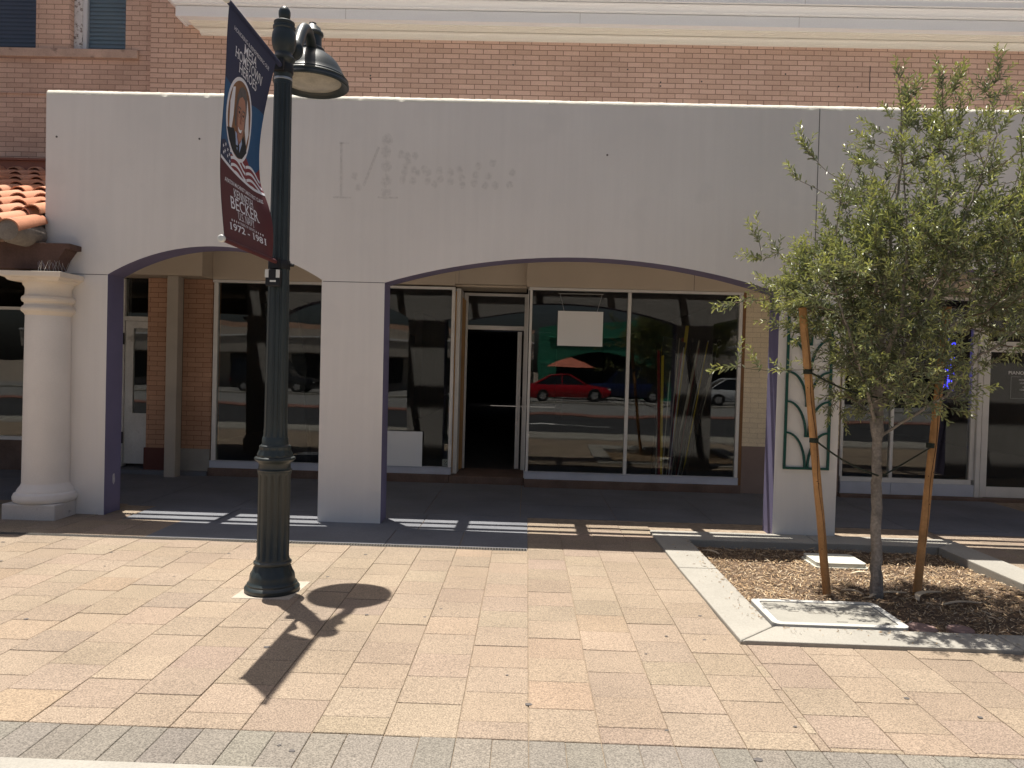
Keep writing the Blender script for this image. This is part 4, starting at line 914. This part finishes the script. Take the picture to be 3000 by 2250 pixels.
ppoly('pale_curtain', 'bwhite', [(.13, .38), (.17, .31), (.22, .30), (.23, .42), (.20, .50), (.15, .48)], .0021)
ppoly('pale_curtain', 'bwhite', [(.52, .30), (.60, .36), (.65, .44), (.60, .50), (.54, .44)], .0021)
ppoly('suit', 'suit', [(.10, .495), (.26, .475), (.40, .53), (.52, .47), (.60, .50), (.62, .53), (.50, .578), (.385, .588), (.25, .572), (.17, .54)], .0024)
ppoly('shirt', 'shirt', [(.30, .48), (.36, .485), (.47, .485), (.49, .51), (.41, .575), (.34, .54)], .0028)
ppoly('necktie', 'suit', [(.385, .51), (.415, .51), (.43, .575), (.385, .585), (.372, .565)], .0031)
ppoly('hair', 'hair', [(.275, .46), (.262, .40), (.275, .33), (.31, .29), (.38, .268), (.46, .272), (.515, .305), (.535, .36), (.53, .42), (.505, .46)], .0030)
ppoly('neck', 'skin2', [(.335, .45), (.475, .45), (.46, .505), (.40, .53), (.35, .50)], .0033)
ppoly('face', 'skin', [(.292, .40), (.297, .345), (.33, .305), (.40, .288), (.47, .30), (.508, .345), (.512, .41), (.50, .455), (.465, .495), (.41, .512), (.355, .495), (.312, .455)], .0036)
ppoly('cheek', 'skin2', [(.292, .40), (.297, .345), (.315, .33), (.322, .40), (.345, .46), (.385, .505), (.355, .495), (.312, .455)], .0039)
ppoly('hairline', 'hair', [(.290, .37), (.297, .335), (.335, .30), (.40, .284), (.47, .296), (.51, .34), (.512, .37), (.495, .345), (.455, .318), (.39, .312), (.33, .33), (.303, .36)], .0040)
for cu in (.352, .455): ell('eye', 'suit', cu, .388, .020, .0055, .0042)
for cu in (.352, .455): ppoly('eyebrow', 'hair', [(cu - .036, .372), (cu + .036, .370), (cu + .034, .364), (cu - .034, .366)], .0042)
ppoly('nose', 'skin2', [(.398, .395), (.408, .395), (.432, .432), (.385, .434)], .0042)
ppoly('mouth', 'skin2', [(.338, .450), (.405, .458), (.475, .447), (.452, .472), (.405, .480), (.362, .474)], .0042)
ppoly('smile', 'bwhite', [(.350, .4525), (.405, .460), (.463, .4500), (.44, .468), (.405, .472), (.372, .469)], .0045)
q = MB()
for cu in (.352, .455):
    P = [bmap(cu + .040 * math.cos(a), .390 + .020 * math.sin(a), .0046) for a in [2 * PI * i / 16 for i in range(17)]]
    q.tube(P, .0012, 4)
q.tube([bmap(.392, .388, .0046), bmap(.415, .388, .0046)], .0012, 4); q.build('spectacles', 'hair', cloth)
for i in range(4):
    for (ua, ub, ph) in ((.20, .585, 0), (.60, .985, .016)):
        def st(a, b, i=i, ua=ua, ub=ub, ph=ph):
            u = ua + (ub - ua) * a; v0 = .578 + .031 * i + ph - .020 * math.sin(PI * min(1, a * 1.15)) + .020 * a * a
            return (u, min(v0 + .0135 * b, swoosh(u) - .001))
        layer('flag_stripe', 'bwhite', st, 14, 2, .0018)
ppoly('star_field', 'navy', [(.005, .565), (.08, .552), (.20, .575), (.235, .63), (.22, .655), (.12, .644), (.005, .63)], .0020)
q = MB()
for (cu, cv) in ((.05, .585), (.10, .572), (.09, .602), (.15, .588), (.15, .615), (.19, .603), (.20, .632), (.06, .612)):
    P = []
    for i in range(10):
        a = PI / 2 + PI * i / 5; rr = 1 if i % 2 == 0 else .42; P.append((cu + .018 * rr * math.cos(a), cv - .0105 * rr * math.sin(a)))
    q.add([bmap(a, b, .0024) for a, b in P], [tuple(range(10))])
q.build('star', 'bwhite', cloth)
layer('white_swoosh', 'bwhite', lambda a, b: (a, swoosh(a) - .004 + .014 * b), 28, 2, .0026)
def serifs(V, F, h_=.065, ext=.042):
    # slab feet and heads on every straight stem of the letters
    par = list(range(len(V)))
    def fd(a):
        while par[a] != a: par[a] = par[par[a]]; a = par[a]
        return a
    for f in F:
        for a in f[1:]: par[fd(a)] = fd(f[0])
    isl = {}
    for a in range(len(V)): isl.setdefault(fd(a), []).append(V[a])
    for P in isl.values():
        y0, y1 = min(p[1] for p in P), max(p[1] for p in P)
        if y1 - y0 < .45: continue
        for yy, sg in ((y0, 1), (y1, -1)):
            xs_ = sorted(p[0] for p in P if abs(p[1] - yy) < .012); k_ = 0
            while k_ < len(xs_):
                e = k_
                while e + 1 < len(xs_) and xs_[e + 1] - xs_[e] < .17: e += 1
                if .05 < xs_[e] - xs_[k_] < .30 and e > k_:
                    a, b = xs_[k_] - ext, xs_[e] + ext; o = len(V)
                    V += [(a, yy), (b, yy), (b, yy + sg * h_), (a, yy + sg * h_)]; F.append((o, o + 1, o + 2, o + 3) if sg > 0 else (o + 3, o + 2, o + 1, o))
                k_ = e + 1
    return V, F
def btext(s_, cu, cv, hgt, wid, bold=0.0, m_='bwhite', slab_=True):
    V, F = text_geo(s_, 1.0, bold)
    if slab_: V, F = serifs(V, F)
    xs_ = [a for a, b in V]; ys_ = [b for a, b in V]; wx = max(xs_) - min(xs_); hy = max(ys_) - min(ys_); mx_, my_ = (max(xs_) + min(xs_)) / 2, (max(ys_) + min(ys_)) / 2
    q = MB(); q.add([bmap(cu + (a - mx_) / wx * wid, cv - (b - my_) / hy * hgt, .0030) for a, b in V], F); return q.build('lettering', m_, cloth, normals=False)
btext('HONORING & REMEMBERING OUR', .50, .072, .017, .78)
btext('MESA', .47, .110, .043, .29, .006)
btext('HOMETOWN', .47, .158, .044, .62, .006)
btext('HEROES', .47, .206, .043, .43, .006)
btext("AVIATION MACHINIST'S MATE FIRST CLASS", .50, .722, .019, .84, .012)
btext('KENNETH', .48, .762, .038, .44, .006)
btext('BECKER', .49, .812, .056, .62, .006)
btext('U.S. NAVY', .49, .861, .036, .36, .0)
btext('YEARS OF SERVICE', .50, .893, .012, .34)
btext('1972 - 1981', .50, .922, .032, .76, .015)
q = MB()
for i in range(4):
    for cu in (.17 + .045 * i, .695 + .045 * i):
        q.add([bmap(cu + .010 * math.cos(a), .893 + .0055 * math.sin(a), .003) for a in [PI / 4 * k_ for k_ in range(8)]], [tuple(reversed(range(8)))])
q.build('dot', 'bwhite', cloth, normals=False)
for (z, nm) in ((BZ0 + .002, 'top_rod'), (BZ1 + .008, 'bottom_rod')):
    t = MB(); t.tube([(LX + .010, LY - .06, z), (LX + .010, BYL - .03, z)], .014, 14); t.build(nm, 'navy' if nm == 'top_rod' else 'maroon', ban, smooth=True)
    t = MB(); t.lathe([(.012, BYL - .03), (.020, BYL - .032), (.021, BYL - .045), (.016, BYL - .052), (.002, BYL - .054)], (LX + .010, z), 16, axis='y'); t.build('rod_cap', 'plastic', ban, smooth=True)

# ------------------------------------------------------------------ tree
def build_tree():
    tr = thing('tree', 'young staked street tree with narrow grey green leaves in the mulch bed', 'tree', (2.597, -1.866, 0))
    R = np.random.default_rng(11)
    P = []; par = []
    def addpath(pts, start=None, step=.06):
        idx = start
        for i in range(len(pts) - 1):
            a, b = np.array(pts[i]), np.array(pts[i + 1]); n = max(1, int(np.linalg.norm(b - a) / step))
            for k_ in range(1 if (idx is not None or i > 0) else 0, n + 1):
                q = a + (b - a) * k_ / n
                if idx is not None: q = q + R.normal(0, .004, 3)
                P.append(q); par.append(-1 if idx is None else idx); idx = len(P) - 1
        return idx
    def nearest(p): return int(np.argmin([np.linalg.norm(np.array(p) - q) for q in P]))
    ty = -1.866
    addpath([(2.597, ty, -.07), (2.572, ty, .61), (2.552, ty, 1.11), (2.555, ty + .01, 1.42), (2.57, ty + .02, 1.75), (2.575, ty + .02, 2.16), (2.60, ty, 2.62), (2.66, ty, 3.1), (2.64, ty, 3.55)])
    ntr = len(P)
    limbs = [[(2.552, ty, 1.12), (2.75, ty - .05, 1.28), (2.98, ty - .1, 1.45), (3.2, ty - .12, 1.75)],
             [(2.555, ty, 1.30), (2.78, ty + .10, 1.70), (3.02, ty + .2, 2.25), (3.3, ty + .25, 2.85), (3.45, ty + .2, 3.4)],
             [(2.56, ty, 1.45), (2.76, ty - .12, 1.95), (2.92, ty - .25, 2.5), (3.12, ty - .25, 3.1), (3.22, ty - .15, 3.55)],
             [(2.556, ty, 1.38), (2.40, ty + .1, 1.75), (2.26, ty + .18, 2.3), (2.28, ty + .12, 2.9), (2.42, ty + .1, 3.3)],
             [(2.553, ty, 1.22), (2.38, ty - .15, 1.55), (2.2, ty - .28, 1.9), (2.05, ty - .3, 2.3)],
             [(2.565, ty, 1.62), (2.62, ty + .25, 2.1), (2.72, ty + .42, 2.7), (2.85, ty + .4, 3.2)],
             [(2.565, ty, 1.6), (2.55, ty - .3, 2.0), (2.5, ty - .45, 2.5), (2.5, ty - .35, 3.0)],
             [(2.57, ty, 1.9), (2.9, ty + .05, 2.25), (3.35, ty, 2.5), (3.7, ty, 2.75)]]
    for l in limbs: addpath(l, nearest(l[0]))
    crown = [(2.62, 3.92), (2.76, 3.72), (2.88, 3.58), (3.03, 3.58), (3.26, 3.92), (3.25, 3.7), (3.42, 3.75), (3.47, 3.59), (3.67, 3.54), (3.81, 3.22), (3.93, 2.82), (3.95, 2.32), (3.84, 1.85), (3.65, 1.65), (3.32, 1.54), (3.23, 1.34), (2.93, 1.29), (2.76, 1.36), (2.54, 1.23), (2.33, 1.28), (2.22, 1.54), (2.15, 1.81), (1.88, 1.97), (1.80, 2.2), (1.95, 2.42), (2.18, 2.62), (2.26, 2.9), (2.34, 3.15), (2.44, 3.4), (2.52, 3.65)]
    def inside(x, z):
        c_ = False; n = len(crown)
        for i in range(n):
            (xa, za), (xb, zb) = crown[i], crown[(i + 1) % n]
            if (za > z) != (zb > z) and x < (xb - xa) * (z - za) / (zb - za) + xa: c_ = not c_
        return c_
    att = []
    while len(att) < 700:
        x, z = R.uniform(1.7, 3.98), R.uniform(1.2, 3.95)
        if not inside(2.85 + (x - 2.85) / .90, 2.35 + (z - 2.35) / .90): continue
        if abs(x - 3.15) < .25 and 1.36 < z < 2.02 or (x > 3.42 and z < 1.92): continue
        if z > 2.7 and R.random() < min(.75, .30 + (z - 2.7) * .55): continue
        w_ = .80 * math.sqrt(max(.03, 1 - ((z - 2.2) / 1.8) ** 2)) * math.sqrt(max(.03, 1 - ((x - 2.85) / 1.25) ** 2))
        y = ty + R.uniform(-1, 1) * w_
        if mnoise.noise(Vector((x * 2.6, y * 2.6, z * 2.6))) < -.12: continue
        att.append((x, y, z))
    while len(att) < 880:
        x, z = R.uniform(2.1, 3.6), R.uniform(1.3, 2.75)
        if inside(2.85 + (x - 2.85) / .9, z - .05) and not (abs(x - 3.15) < .25 and 1.36 < z < 2.02) and R.random() < 1 - ((x - 2.8) / .9) ** 2: att.append((x, ty + R.uniform(-.55, .55), z))
    att += [(1.47, ty - .1, 2.07), (1.62, ty - .1, 2.09), (1.75, ty - .1, 2.11), (1.53, ty, 1.62), (1.70, ty, 1.60), (1.88, ty, 1.60), (1.66, ty, 2.52), (1.80, ty, 2.45), (1.98, ty, 3.19), (2.05, ty, 3.12), (1.92, ty - .05, 2.96), (1.68, ty, 2.40), (2.62, ty, 3.72), (2.66, ty, 3.6), (3.26, ty - .1, 3.74), (3.24, ty - .1, 3.66), (3.18, ty - .1, 3.6), (3.45, ty + .1, 3.65), (2.9, ty, 3.55)]
    att.sort(key=lambda p: math.hypot(p[0] - 2.6, p[1] - ty) + .25 * abs(p[2] - 2.2))
    tips = []
    for a in att:
        A = np.array(a); Q = np.array(P); dv = A - Q; ds = np.linalg.norm(dv, axis=1)
        cost = ds + 1.1 * np.maximum(0, -dv[:, 2] + .25 * ds) + np.where(Q[:, 2] < 1.05, 9, 0)
        j_ = int(np.argmin(cost)); B = Q[j_]; d_ = ds[j_]
        if d_ < .03: continue
        mid = (A + B) / 2 + R.normal(0, .06, 3) * d_ + np.array([0, 0, -.06 * d_])
        n = max(2, int(d_ / .05)); idx = j_
        for k_ in range(1, n + 1):
            f = k_ / n; q = (1 - f) ** 2 * B + 2 * f * (1 - f) * mid + f * f * A
            P.append(q); par.append(idx); idx = len(P) - 1
        tips.append(idx)
    n = len(P); rad2 = np.zeros(n); kids = [[] for _ in range(n)]
    for i in range(n):
        if par[i] >= 0: kids[par[i]].append(i)
    RR = np.zeros(n)
    for i in range(n - 1, -1, -1):
        RR[i] = max(.0016 ** 2, sum(RR[k_] for k_ in kids[i]))
    # children always have larger index than parents
    rad = np.sqrt(RR); rad = rad * (.021 / rad[30])
    rad = np.maximum(rad, .0016)
    for i in range(ntr):
        z = P[i][2]
        if z < 1.15: rad[i] = .0395 - .007 * z / 1.15 + (.010 * max(0, .12 - z) / .15) + .0015 * math.sin(z * 11)
    rad = np.minimum(rad, .049)
    # tubes as chains
    wood, twigs = MB(), MB()
    done = set()
    for i in range(n):
        if par[i] >= 0 and kids[par[i]] and kids[par[i]][0] == i: continue
        chain = [] if par[i] < 0 else [par[i]]
        j_ = i
        while True:
            chain.append(j_)
            if not kids[j_]: break
            j_ = kids[j_][0]
        if len(chain) < 2: continue
        rs = [float(rad[q]) for q in chain]
        if par[i] >= 0: rs[0] = rs[1]
        mb = wood if max(rs) > .007 else twigs
        mb.tube([P[q] for q in chain], rs, 14 if max(rs) > .03 else (7 if max(rs) > .006 else 4), cap=True)
    wood.build('trunk', 'bark', tr, smooth=True, normals=False); twigs.build('twigs', 'twig', tr, smooth=True, normals=False)
    # leaves
    lv = MB()
    LV = []; LF = []; LT = []
    ctr = np.array([2.8, ty, 2.3])
    def leaf(p, d, up_, L_, w_, tone):
        d = d / np.linalg.norm(d); s_ = np.cross(d, up_); s_ = s_ / (np.linalg.norm(s_) + 1e-9); nn = np.cross(s_, d)
        o = len(LV); fold = .25 * w_; dr = -.10 * L_
        m1 = p + d * L_ * .33 + nn * 0.02 * L_; m2 = p + d * L_ * .72 + nn * dr * .3
        LV.extend([p, m1 - s_ * w_ * .5 + nn * fold, m2 - s_ * w_ * .42 + nn * fold, p + d * L_ + nn * dr, m2 + s_ * w_ * .42 + nn * fold, m1 + s_ * w_ * .5 + nn * fold])
        LF.extend([(o, o + 1, o + 2, o + 3), (o, o + 3, o + 4, o + 5)]); LT.extend([tone, tone])
    OLD = [(0.152, 0.178, 0.095), (0.171, 0.194, 0.11), (0.192, 0.207, 0.128), (0.121, 0.144, 0.079), (0.212, 0.226, 0.148)]
    NEW = [(0.313, 0.335, 0.124), (0.27, 0.297, 0.124), (0.346, 0.356, 0.14), (0.216, 0.243, 0.108)]
    def shoot(p, d, L_, young):
        m_ = int(L_ / .0115); d = d / np.linalg.norm(d); side = np.cross(d, R.normal(0, 1, 3)); side /= np.linalg.norm(side)
        pts = []
        for k_ in range(m_):
            f = k_ / max(1, m_ - 1); q = p + d * L_ * f + np.array([0, 0, .03 * L_ * f * f]); pts.append(q)
            side = side * math.cos(2.4) + np.cross(d, side) * math.sin(2.4)
            ld = d * R.uniform(.55, 1.0) + side * R.uniform(.5, .95)
            yg = young and f > .5
            tn = (NEW if yg else OLD)[R.integers(0, 4)]; g_ = R.uniform(.8, 1.2)
            leaf(q, ld, np.array([0, 0, 1.0]) + R.normal(0, .45, 3), R.uniform(.033, .058) * (1.0 if f < .85 else .8), R.uniform(.0095, .0145), tuple(c_ * g_ for c_ in tn))
        lv.tube([tuple(pts[0]), tuple(pts[-1])], .0012, 3)
    for ti in tips:
        p = P[ti]; pd = P[ti] - P[par[ti]]; pd = pd / (np.linalg.norm(pd) + 1e-9)
        out = p - ctr; out = out / (np.linalg.norm(out) + 1e-9)
        outer = np.linalg.norm((p - ctr) / np.array([1.1, .7, 1.6])) > .62
        for s_ in range(3):
            d_ = pd * .7 + out * .45 + np.array([0, 0, .35]) + R.normal(0, .45, 3)
            shoot(p, d_, R.uniform(.10, .22), outer or R.random() < .25)
        q = par[ti]; k_ = 0
        while q >= ntr and k_ < 7:
            if R.random() < .8: leaf(P[q], R.normal(0, 1, 3) + pd, np.array([0, 0, 1.0]) + R.normal(0, .4, 3), R.uniform(.03, .05), .010, OLD[R.integers(0, 5)])
            if k_ == 3 and R.random() < .6: shoot(P[q], R.normal(0, .8, 3) + pd * .6 + np.array([0, 0, .3]), R.uniform(.07, .14), False)
            q = par[q]; k_ += 1
    ntw = len(lv.f)
    crown_mb = MB(); crown_mb.v = [tuple(q) for q in LV]; crown_mb.f = LF; crown_mb.mi = [0] * len(LF); crown_mb.t = LT
    crown_mb.build('crown', 'leaf', tr, normals=False)
    lv.build('shoots', 'twig', tr, normals=False)
    print('leaves', len(LF) // 2)
build_tree()

# stakes and ties
def stake(top, bot, r_, lb):
    s_ = thing('tree_stake', lb, 'stake', bot, 'timber stakes beside the tree')
    a, b = Vector(bot), Vector(top)
    t = MB(); n = 14; t.tube([a.lerp(b, i / n) + Vector((random.uniform(-.0015, .0015), 0, 0)) for i in range(n + 1)], [r_ * (1.04 - .05 * i / n) for i in range(n + 1)], 16); t.build('pole', 'stake', s_, smooth=True)
    t = MB(); d = b - a; fy = Vector((0.25, -1, 0)).normalized(); P = []
    for i in range(19):
        f = .18 + .75 * i / 18; P.append(a + d * f + fy * (r_ * .995) + Vector((.007 * math.sin(i * .9) - .004, 0, 0)))
    t.tube(P, [.0012 + .0020 * math.sin(PI * i / 18) for i in range(19)], 5)
    for i in range(8):
        f = random.uniform(.1, .95); aa = random.uniform(-2.6, -.4); q = a + d * f + Vector((math.cos(aa), math.sin(aa), 0)) * r_ * .97; t.tube([q, q + Vector((math.cos(aa), math.sin(aa), 0)) * .003], .004, 6)
    t.build('crack', 'crack', s_)
    return s_
stake((1.995, -1.84, 2.06), (2.250, -1.84, -.07), .028, 'timber stake leaning outward in front of the green trellis')
stake((3.085, -1.76, 2.10), (2.938, -1.76, -.07), .028, 'timber stake in front of the piano shop window, its top hidden in leaves')
def tie(zs, pole_pt, trunk_pt, lb, sag=.05):
    s_ = thing('tie_strap', lb, 'strap', pole_pt, 'straps tying the tree to its stakes')
    t = MB(); a, b = Vector(pole_pt), Vector(trunk_pt); P = []
    for i in range(15):
        f = i / 14; P.append(a.lerp(b, f) + Vector((0, -.035, -sag * math.sin(PI * f))))
    t.tube(P, .0065, 6); t.build('rope', 'strap', s_, smooth=True)
    t = MB(); t.lathe([(.031, pole_pt[2] - .018), (.032, pole_pt[2] - .016), (.032, pole_pt[2] + .016), (.031, pole_pt[2] + .018)], (pole_pt[0], pole_pt[1]), 20); t.build('band', 'strap', s_, smooth=True)
    return s_
tie(0, (2.112, -1.84, 1.095), (2.545, -1.90, .86), 'lower dark strap from the stake before the trellis to the trunk', .03)
tie(0, (3.001, -1.76, 1.075), (2.575, -1.90, .86), 'lower dark strap from the stake before the piano shop to the trunk', .0)
tie(0, (2.050, -1.84, 1.595), (2.53, -1.90, 1.42), 'upper dark strap from the stake before the trellis into the leaves', .03)

# ------------------------------------------------------------------ across the street (seen mirrored in the shop glass)
def car(name, lb, x0, y0, ln, ht, paint, facing=1, suv=False):
    """side-on car, nose toward +x when facing = 1; x0 = rear end; built from its side profile"""
    c_ = thing(name, lb, 'car', (x0 + ln / 2, y0, -.07)); zb = -.07; hw = .88
    X = lambda f: x0 + ln * f if facing > 0 else x0 + ln * (1 - f)
    if suv: low = [(.0, .30), (.0, .62), (.02, .95), (.70, .95), (.96, .85), (1.0, .65), (1.0, .30)]; cab = [(.01, .94), (.04, 1.0), (.66, 1.0), (.74, .94)]; roof = [(.03, ht), (.60, ht)]
    else: low = [(.0, .32), (.0, .62), (.02, .88), (.12, .93), (.70, .86), (.95, .70), (1.0, .55), (.99, .28)]; cab = [(.10, .90), (.70, .85)]; roof = [(.28, ht - .02), (.50, ht)]
    sta = [(.0, .5, .8), (.03, .3, .86), (.12, .25, .9)]
    def prof(f, P):
        for i in range(len(P) - 1):
            if P[i][0] <= f <= P[i + 1][0] and P[i + 1][0] > P[i][0]: return P[i][1] + (P[i + 1][1] - P[i][1]) * (f - P[i][0]) / (P[i + 1][0] - P[i][0])
        return P[-1][1]
    topP = [(0, .70), (.02, .88), (.12, .93), (.70, .86), (.95, .70), (1, .56)] if not suv else [(0, .8), (.02, .97), (.70, .97), (.96, .86), (1, .66)]
    t = MB(); N1 = 30; V = []
    for i in range(N1 + 1):
        f = i / N1; e = min(f, 1 - f); wd = hw * (.80 + .20 * min(1, e / .10) ** .5); zt = prof(f, topP); bt = .24 + .12 * max(0, 1 - e / .06)
        V += [(X(f), y0 - wd * .92, zb + bt), (X(f), y0 - wd, zb + bt + .12), (X(f), y0 - wd, zb + zt - .18), (X(f), y0 - wd * .93, zb + zt - .02), (X(f), y0, zb + zt + .03), (X(f), y0 + wd * .93, zb + zt - .02), (X(f), y0 + wd, zb + zt - .18), (X(f), y0 + wd, zb + bt + .12), (X(f), y0 + wd * .92, zb + bt)]
    F = [(i * 9 + k_, i * 9 + (k_ + 1) % 9, (i + 1) * 9 + (k_ + 1) % 9, (i + 1) * 9 + k_) for i in range(N1) for k_ in range(9)] + [tuple(range(9)), tuple(range(N1 * 9, N1 * 9 + 9))]
    t.add(V, F); body = t.build('body', paint, c_, smooth=True)
    # greenhouse: dark glass volume with painted roof
    f0, f3 = cab[0][0], cab[-1][0]; r0, r1 = roof[0][0], roof[-1][0]
    pts = [(f0, prof(f0, topP) - .02), (r0, ht - .03), ((r0 + r1) / 2, ht), (r1, ht - .02), (f3, prof(f3, topP) - .02)]
    t = MB(); V = []
    for f, z in pts:
        wd = hw * .92 if z < ht - .2 else hw * .70
        V += [(X(f), y0 - wd, zb + z), (X(f), y0 + wd, zb + z)]
    n = len(pts); t.add(V, [(2 * i, 2 * i + 1, 2 * i + 3, 2 * i + 2) for i in range(n - 1)] + [tuple(range(0, 2 * n, 2)), tuple(range(2 * n - 1, 0, -2))]); t.build('window', 'carglass', c_)
    t = MB()
    P = [(f, z) for f, z in pts]
    for sgn in (-1, 1):
        t.tube([(X(f), y0 + sgn * (hw * .93 if z < ht - .2 else hw * .715), zb + z + .012) for f, z in P], .035, 6)
        t.tube([(X((r0 + r1) / 2 + .02), y0 + sgn * hw * .72, zb + ht), (X((f0 + f3) / 2 + .02), y0 + sgn * hw * .935, zb + .88)], .03, 6)
    t.add([(X(r0), y0 - hw * .69, zb + ht - .01), (X(r0), y0 + hw * .69, zb + ht - .01), (X((r0 + r1) / 2), y0 + hw * .69, zb + ht + .025), (X((r0 + r1) / 2), y0 - hw * .69, zb + ht + .025), (X(r1), y0 + hw * .69, zb + ht), (X(r1), y0 - hw * .69, zb + ht)], [(0, 1, 2, 3), (3, 2, 4, 5)]); t.build('roof', paint, c_, smooth=True)
    for f in (.19, .81):
        for sgn in (-1, 1):
            t = MB(); t.lathe([(.22, y0 + sgn * .70), (.33, y0 + sgn * .70), (.335, y0 + sgn * .72), (.335, y0 + sgn * .885), (.32, y0 + sgn * .90), (.23, y0 + sgn * .90)], (X(f), zb + .335), 28, axis='y'); wh = t.build('wheel', 'tyre', c_, smooth=True)
            t = MB(); t.lathe([(.225, y0 + sgn * .885), (.20, y0 + sgn * .90), (.05, y0 + sgn * .905), (.02, y0 + sgn * .915)], (X(f), zb + .335), 28, axis='y', fn=lambda a, r_, z: r_ * (1 - .25 * (max(0, math.cos(a * 5)) if r_ > .15 else 0)))
            t.build('rim', 'rim', wh)
    for sgn in (-1, 1):
        t = MB(); t.box(*sorted((X(.955), X(.995))), y0 + sgn * .60 - .13, y0 + sgn * .60 + .13, zb + .56, zb + .66); t.build('headlight', 'plastic', c_, bevel=.02)
        t = MB(); t.box(*sorted((X(-.003), X(.03))), y0 + sgn * .62 - .15, y0 + sgn * .62 + .15, zb + .66, zb + .80); t.build('tail_light', 'taillight', c_, bevel=.02)
    return c_
car('parked_car', 'red sedan parked across the street, mirrored in the shop window under the blank board', .0, -28.3, 4.5, 1.42, 'carred')
car('parked_car', 'dark blue tall car parked across the street beyond the red sedan', 3.5, -31.2, 4.5, 1.80, 'carblue', -1, True)
car('parked_car', 'silver white sedan parked across the street, mirrored at the right window edge', 9.6, -29.5, 4.7, 1.50, 'carwhite')
car('parked_car', 'black tall car parked across the street, mirrored in the window behind the street lamp', -16.2, -28.6, 4.6, 1.85, 'carblack', 1, True)
um = thing('patio_umbrella', 'coral patio umbrella across the street above the mirrored red car', 'umbrella', (2.6, -32.0, -.1))
t = MB(); t.tube([(2.6, -32, -.1), (2.6, -32, 2.4)], .03, 8); t.build('pole', 'dark', um)
t = MB(); t.lathe([(1.45, 1.80), (.75, 2.15), (.35, 2.28), (.32, 2.32), (.01, 2.42)], (2.6, -32), 8, cap=False); t.lathe([(1.45, 1.80), (.73, 2.12), (.01, 2.30)], (2.6, -32), 8, cap=False); t.build('canopy', 'umbrella', um)
gb = thing('green_building', 'green stucco building with stepped parapet across the street', 'building', (6, -36, 0))
t = MB()
arcg = arc_pts(1.8, 7.2, 2.0, .85, 20)
t.prism([(.7, -.2), (.7, 4.25), (1.6, 4.35), (8.4, 4.95), (8.4, 4.2), (9.2, 4.2), (9.2, -.2), (7.2, -.2)] + list(reversed(arcg)) + [(1.8, -.2)], -36, -34.2); t.build('wall', 'green', gb)
t = MB(); t.box(1.3, 9.4, -34.2, -34.05, 3.62, 3.72); t.box(.9, 1.75, -34.2, -33.5, -.1, 2.05); t.build('ledge', 'green', gb, bevel=.05)
t = MB(); t.box(1.8, 7.2, -36.5, -36.1, -.1, 2.9); t.build('shop_front', 'shade', gb)
def tan_building(x0, x1, h, lb):
    b_ = thing('shop_building', lb, 'building', ((x0 + x1) / 2, -36, 0), 'tan shop buildings across the street')
    t = MB(); t.box(x0, x1, -44, -36.0, -.2, h); t.build('wall', 'tanwall', b_)
    t = MB(); t.box(x0, x1, -36.0, -34.0, 2.2, 3.2); t.build('awning_wall', 'tanwall', b_)
    t = MB(); t.box(x0, x1, -34.0, -33.9, 3.2, 3.3); t.build('ledge', 'cornice', b_)
    n = max(2, int((x1 - x0) / 4))
    for i in range(n):
        xa = x0 + (x1 - x0) * i / n
        t = MB(); t.box(xa + .5, xa + (x1 - x0) / n - .5, -35.99, -35.9, .4, 2.1); t.build('window', 'shade', b_)
    t = MB(); t.add([(x0, -36.01, 3.3), (x1, -36.01, 3.3), (x1, -37.5, 4.3), (x0, -37.5, 4.3), (x0, -36.0, 3.3), (x1, -36, 3.3)], [(0, 1, 2, 3)]); t.build('roof', 'rooftile', b_)
    return b_
tan_building(-32, .4, 3.9, 'long low tan shop building across the street left of the green one')
tan_building(9.6, 40, 4.6, 'long tan shop building across the street right of the green one')
